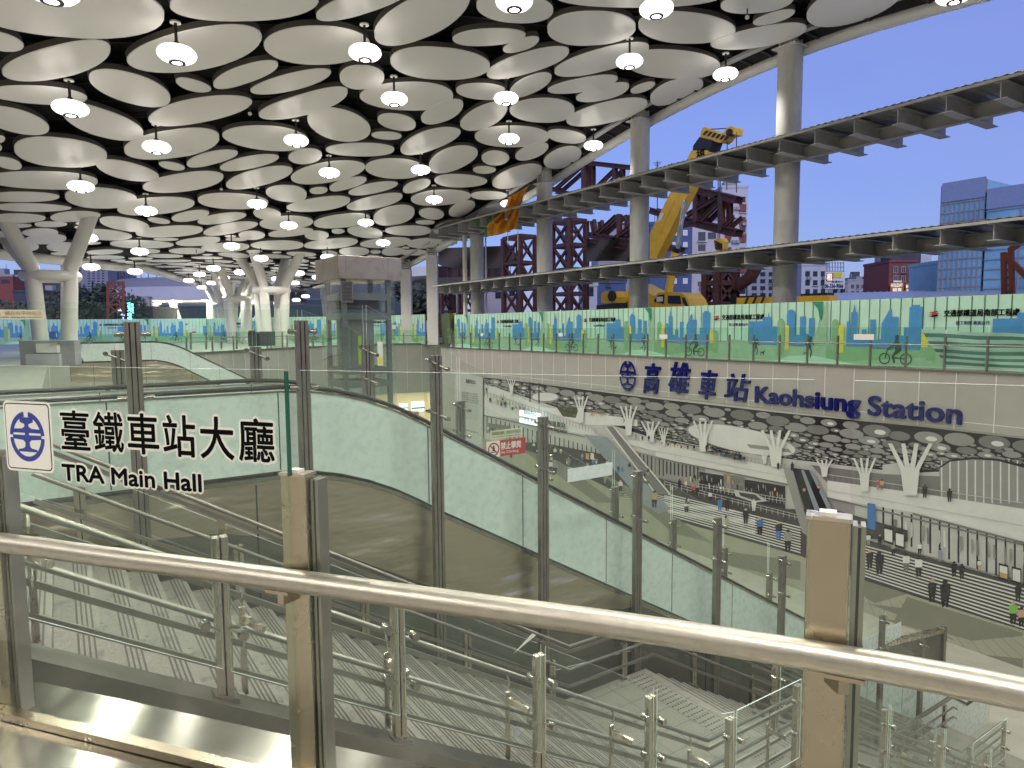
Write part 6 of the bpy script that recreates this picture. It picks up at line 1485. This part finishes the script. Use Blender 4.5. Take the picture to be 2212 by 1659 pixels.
for k in range(60): a=2*math.pi*k/60; p=V(cD.x+(RD-2)*math.cos(a),cD.y+(RD-2)*math.sin(a),z(601)); mb.bar(p,p+V(0,0,1.5+.6*(k%3)/2),.12,.12,M_blk); q=V(cD.x+(RD-2)*math.cos(a+.105),cD.y+(RD-2)*math.sin(a+.105),z(601)); mb.bar(p+V(0,0,1.2),q+V(0,0,1.2),.08,.08,M_blk)
mb.build('parapet_railing',t)
mb=MB()
for k in range(5):
    a=R_(180+k*40); p=V(cD.x+9*math.cos(a),cD.y+9*math.sin(a),0); mb.tube([p,p+V(math.cos(a)*3,math.sin(a)*3,z(650))],[.9,.7],M_white,12)
mb.build('support',t,smooth=True)
n=0
for x,y in((332,658),(341,656),(352,650),(376,657),(387,651),(404,645),(419,640),(440,632),(560,650),(600,655),(640,648),(660,640),(690,608),(655,598),(630,600),(545,653)):
    D=150 if x<450 else 115; p=at_d(x,y,D); o=copy_tree(lamp0,p,'tiny glowing globe lamp far beyond under the distant roofs','far globe lamps'); [bpy.data.objects.remove(ch) for ch in list(o.children) if ch.type=='LIGHT']; n+=1
    o.scale=(1.15,1.15,1.15)
# far second canopy behind the middle
mb=MB(); P=[at_d(470,628,135),at_d(930,628,110),at_d(930,622,190),at_d(470,618,230)]
zc=at_d(700,616,130).z
mb.add([V(p.x,p.y,zc+.2*i) for i,p in enumerate(P)]+[V(p.x,p.y,zc+1.5+.2*i) for i,p in enumerate(P)],[(0,1,2,3)[::-1],(4,5,6,7),(0,1,5,4),(1,2,6,5),(2,3,7,6),(3,0,4,7)],M_white); tag(mb.build('far_canopy'),'pale far station roof slab seen beneath the main canopy','roof')
# festive lights and far street lights at left
M_fb=emis('fairy_blue',(.15,.25,1),3); M_fc=emis('fairy_cyan',(.1,1,.8),3); M_fo=emis('lamp_amber',(1,.45,.08),3)
t=thing('light_tree','tree shaped frame of cyan and blue fairy lights at far left','decoration',V(*at_d(285,700,88).to_tuple()[:2],0)); rr=random.Random(3)
for m,cx,cy,w2,h2,nm,cnt in((M_fc,282,675,6,22,'cyan_lights',60),(M_fb,268,690,12,22,'blue_lights',24)):
    mb=MB()
    for _ in range(cnt):
        p=at_d(cx+rr.uniform(-w2,w2),cy+rr.uniform(-h2,h2),88+rr.uniform(-1,1)); mb.obox(p,V(.05,0,0),V(0,.05,0),V(0,0,.05),m)
    mb.build(nm,t)
mb=MB(); mb.tube([V(*at_d(284,700,88).to_tuple()[:2],0),at_d(284,655,88)],.08,M_blk,6); mb.build('frame',t)
for x,y,lab in((54,700,'warm amber street lamp glow at far left'),(210,697,'small red tail light glow beyond the left hoarding')):
    p=at_d(x,y,98); t=thing('street_lamp',lab,'street lamp',V(p.x,p.y,0)); mb=MB(); mb.lathe(p,[(0,-.2),(.2,-.1),(.22,.05),(0,.18)],M_fo if x<100 else M_red,10); mb.build('lamp_head',t); mb=MB(); mb.tube([V(p.x,p.y+.3,0),p+V(0,.3,0),p],.06,M_blk,6); mb.build('pole',t)
t=thing('street_lamp','tall grey street lamp pole with bent arm at far left','street lamp',V(*at_d(92,700,105).to_tuple()[:2],0)); mb=MB(); mb.tube([V(*at_d(92,700,105).to_tuple()[:2],0),at_d(90,606,105),at_d(82,600,105),at_d(34,596,105)],.16,M_gry,8); mb.build('pole',t)
# unseen building added behind the walkway, so the steel mirrors beige, not sky
t=thing('unseen_building','long unseen beige building added behind the walkway for reflections in the steel','building',(-4,-36,0))
M_bg=mat('wall_beige',(.42,.37,.30),.6,var=.1,scale=.6)
mb=MB(); mb.box((-46,-37,0),(34,-35,12),M_bg); mb.box((-37,-35,0),(-35,20,11),M_bg); mb.build('wall',t)
for k in range(9):
    x=-40+k*8; mb=MB(); mb.box((x,-35.0,.3),(x+5.2,-34.9,3.4),M_win); mb.build('window',t)
# cabinets, signs and dark boxes on the plaza
def plaza_box(name,label,cat,x0,x1,y0,y1,D,m,th=.8,parts=()):
    P=at_d(x0,y1,D); Q=at_d(x1,y0,D); c=(P+Q)/2; w2=(Q-P).dot(RT); t=thing(name,label,cat,V(c.x,c.y,P.z))
    mb=MB(); mb.obox(c+FW*th/2,RT*w2/2,FW*th/2,V(0,0,(Q.z-P.z)/2),m); mb.build('body',t,bevel=.02)
    for nm,a,b,c2,d2,mm in parts: board(t,a,b,c2,d2,D-.1,mm,nm)
    return t
plaza_box('wrapped_stack','dark sheeted stack of goods standing by the middle tree column','stack',536,552,718,748,50,mat('sheet_dark',(.04,.055,.05),.6,var=.3,bump=.5,bscale=5),1.2,(('top_fold',538,714,550,719,M_dk),))
plaza_box('control_cabinet','dark green cabinet standing beside the middle tree column','cabinet',561,584,716,747,50,mat('cabinet_green',(.05,.09,.075),.5),1,(('door',563,719,582,745,M_dk),))
plaza_box('entrance_box','grey entrance enclosure at the foot of the left tree column','enclosure',44,160,735,790,34,M_gry,.5,(('poster',82,742,126,762,M_paper),('red_band',82,742,128,744,M_red),('lower_board',60,764,130,790,M_bw)))
t=thing('toilet_sign','small blue accessible toilet sign hanging by the left tree column','sign',at_d(116,728,33.5)); 
bb=board(t,111,716,124,732,33.5,mat('sign_blue',(.03,.14,.42),.4),'panel'); write(bb,'♿',113,720,122,728,33.4,M_wht,.0)
for x0,x1,y0,y1,D,lab in((725,742,0,0,0,''),): pass
for x,y,D,lab in((606,716,76,'small no smoking sign on the far hoarding left of the middle column'),(419,713,78,'white sign with red foot on the far hoarding at left'),(797,706,66,'white notice sheet on the hoarding right of the lift'),(851,708,64.5,'no smoking notice on the hoarding near the square columns')):
    t=thing('notice_sign',lab,'sign',at_d(x,y+6,D)); board(t,x-3.5,y-6,x+3.5,y+5,D,M_paper,'panel'); board(t,x-3.5,y+3,x+3.5,y+6,D-.1,M_red,'red_foot')
t=thing('hand_rail','low steel tube railing with round posts along the far plaza','railing',at_d(600,745,52))
mb=MB()
for k in range(11):
    x=412+k*33; p=at_d(x,747-k*.6,52); q=at_d(x,718-k*.3,52); mb.tube([p-V(0,0,.3),q],.07,M_dsteel,8)
mb.build('post',t); mb=MB(); mb.tube([at_d(400,730,52),at_d(750,724,52)],.04,M_dsteel,8); mb.build('rail',t)
# small cameras hung between the discs
for k,(x,y,lab) in enumerate(((540,246,'tiny white security camera hung between discs left of the middle'),(478,409,'tiny white security camera farther back between discs at left'),(1614,38,'tiny white security camera between discs near the roof edge'),(424,548,'small camera on a drop pole by the left tree column'))):
    p=surf_hit(x,y,.55); t=thing('security_camera',lab,'camera',p); mb=MB(); mb.lathe(p,[(0,-.09),(.09,-.03),(.09,.06),(0,.08)],M_white,12); mb.build('dome',t,smooth=True); mb=MB(); mb.tube([p+V(0,0,.06),p+V(0,0,1.1)],.03,M_blk,6); mb.build('stem',t)
bpy.context.view_layer.update()
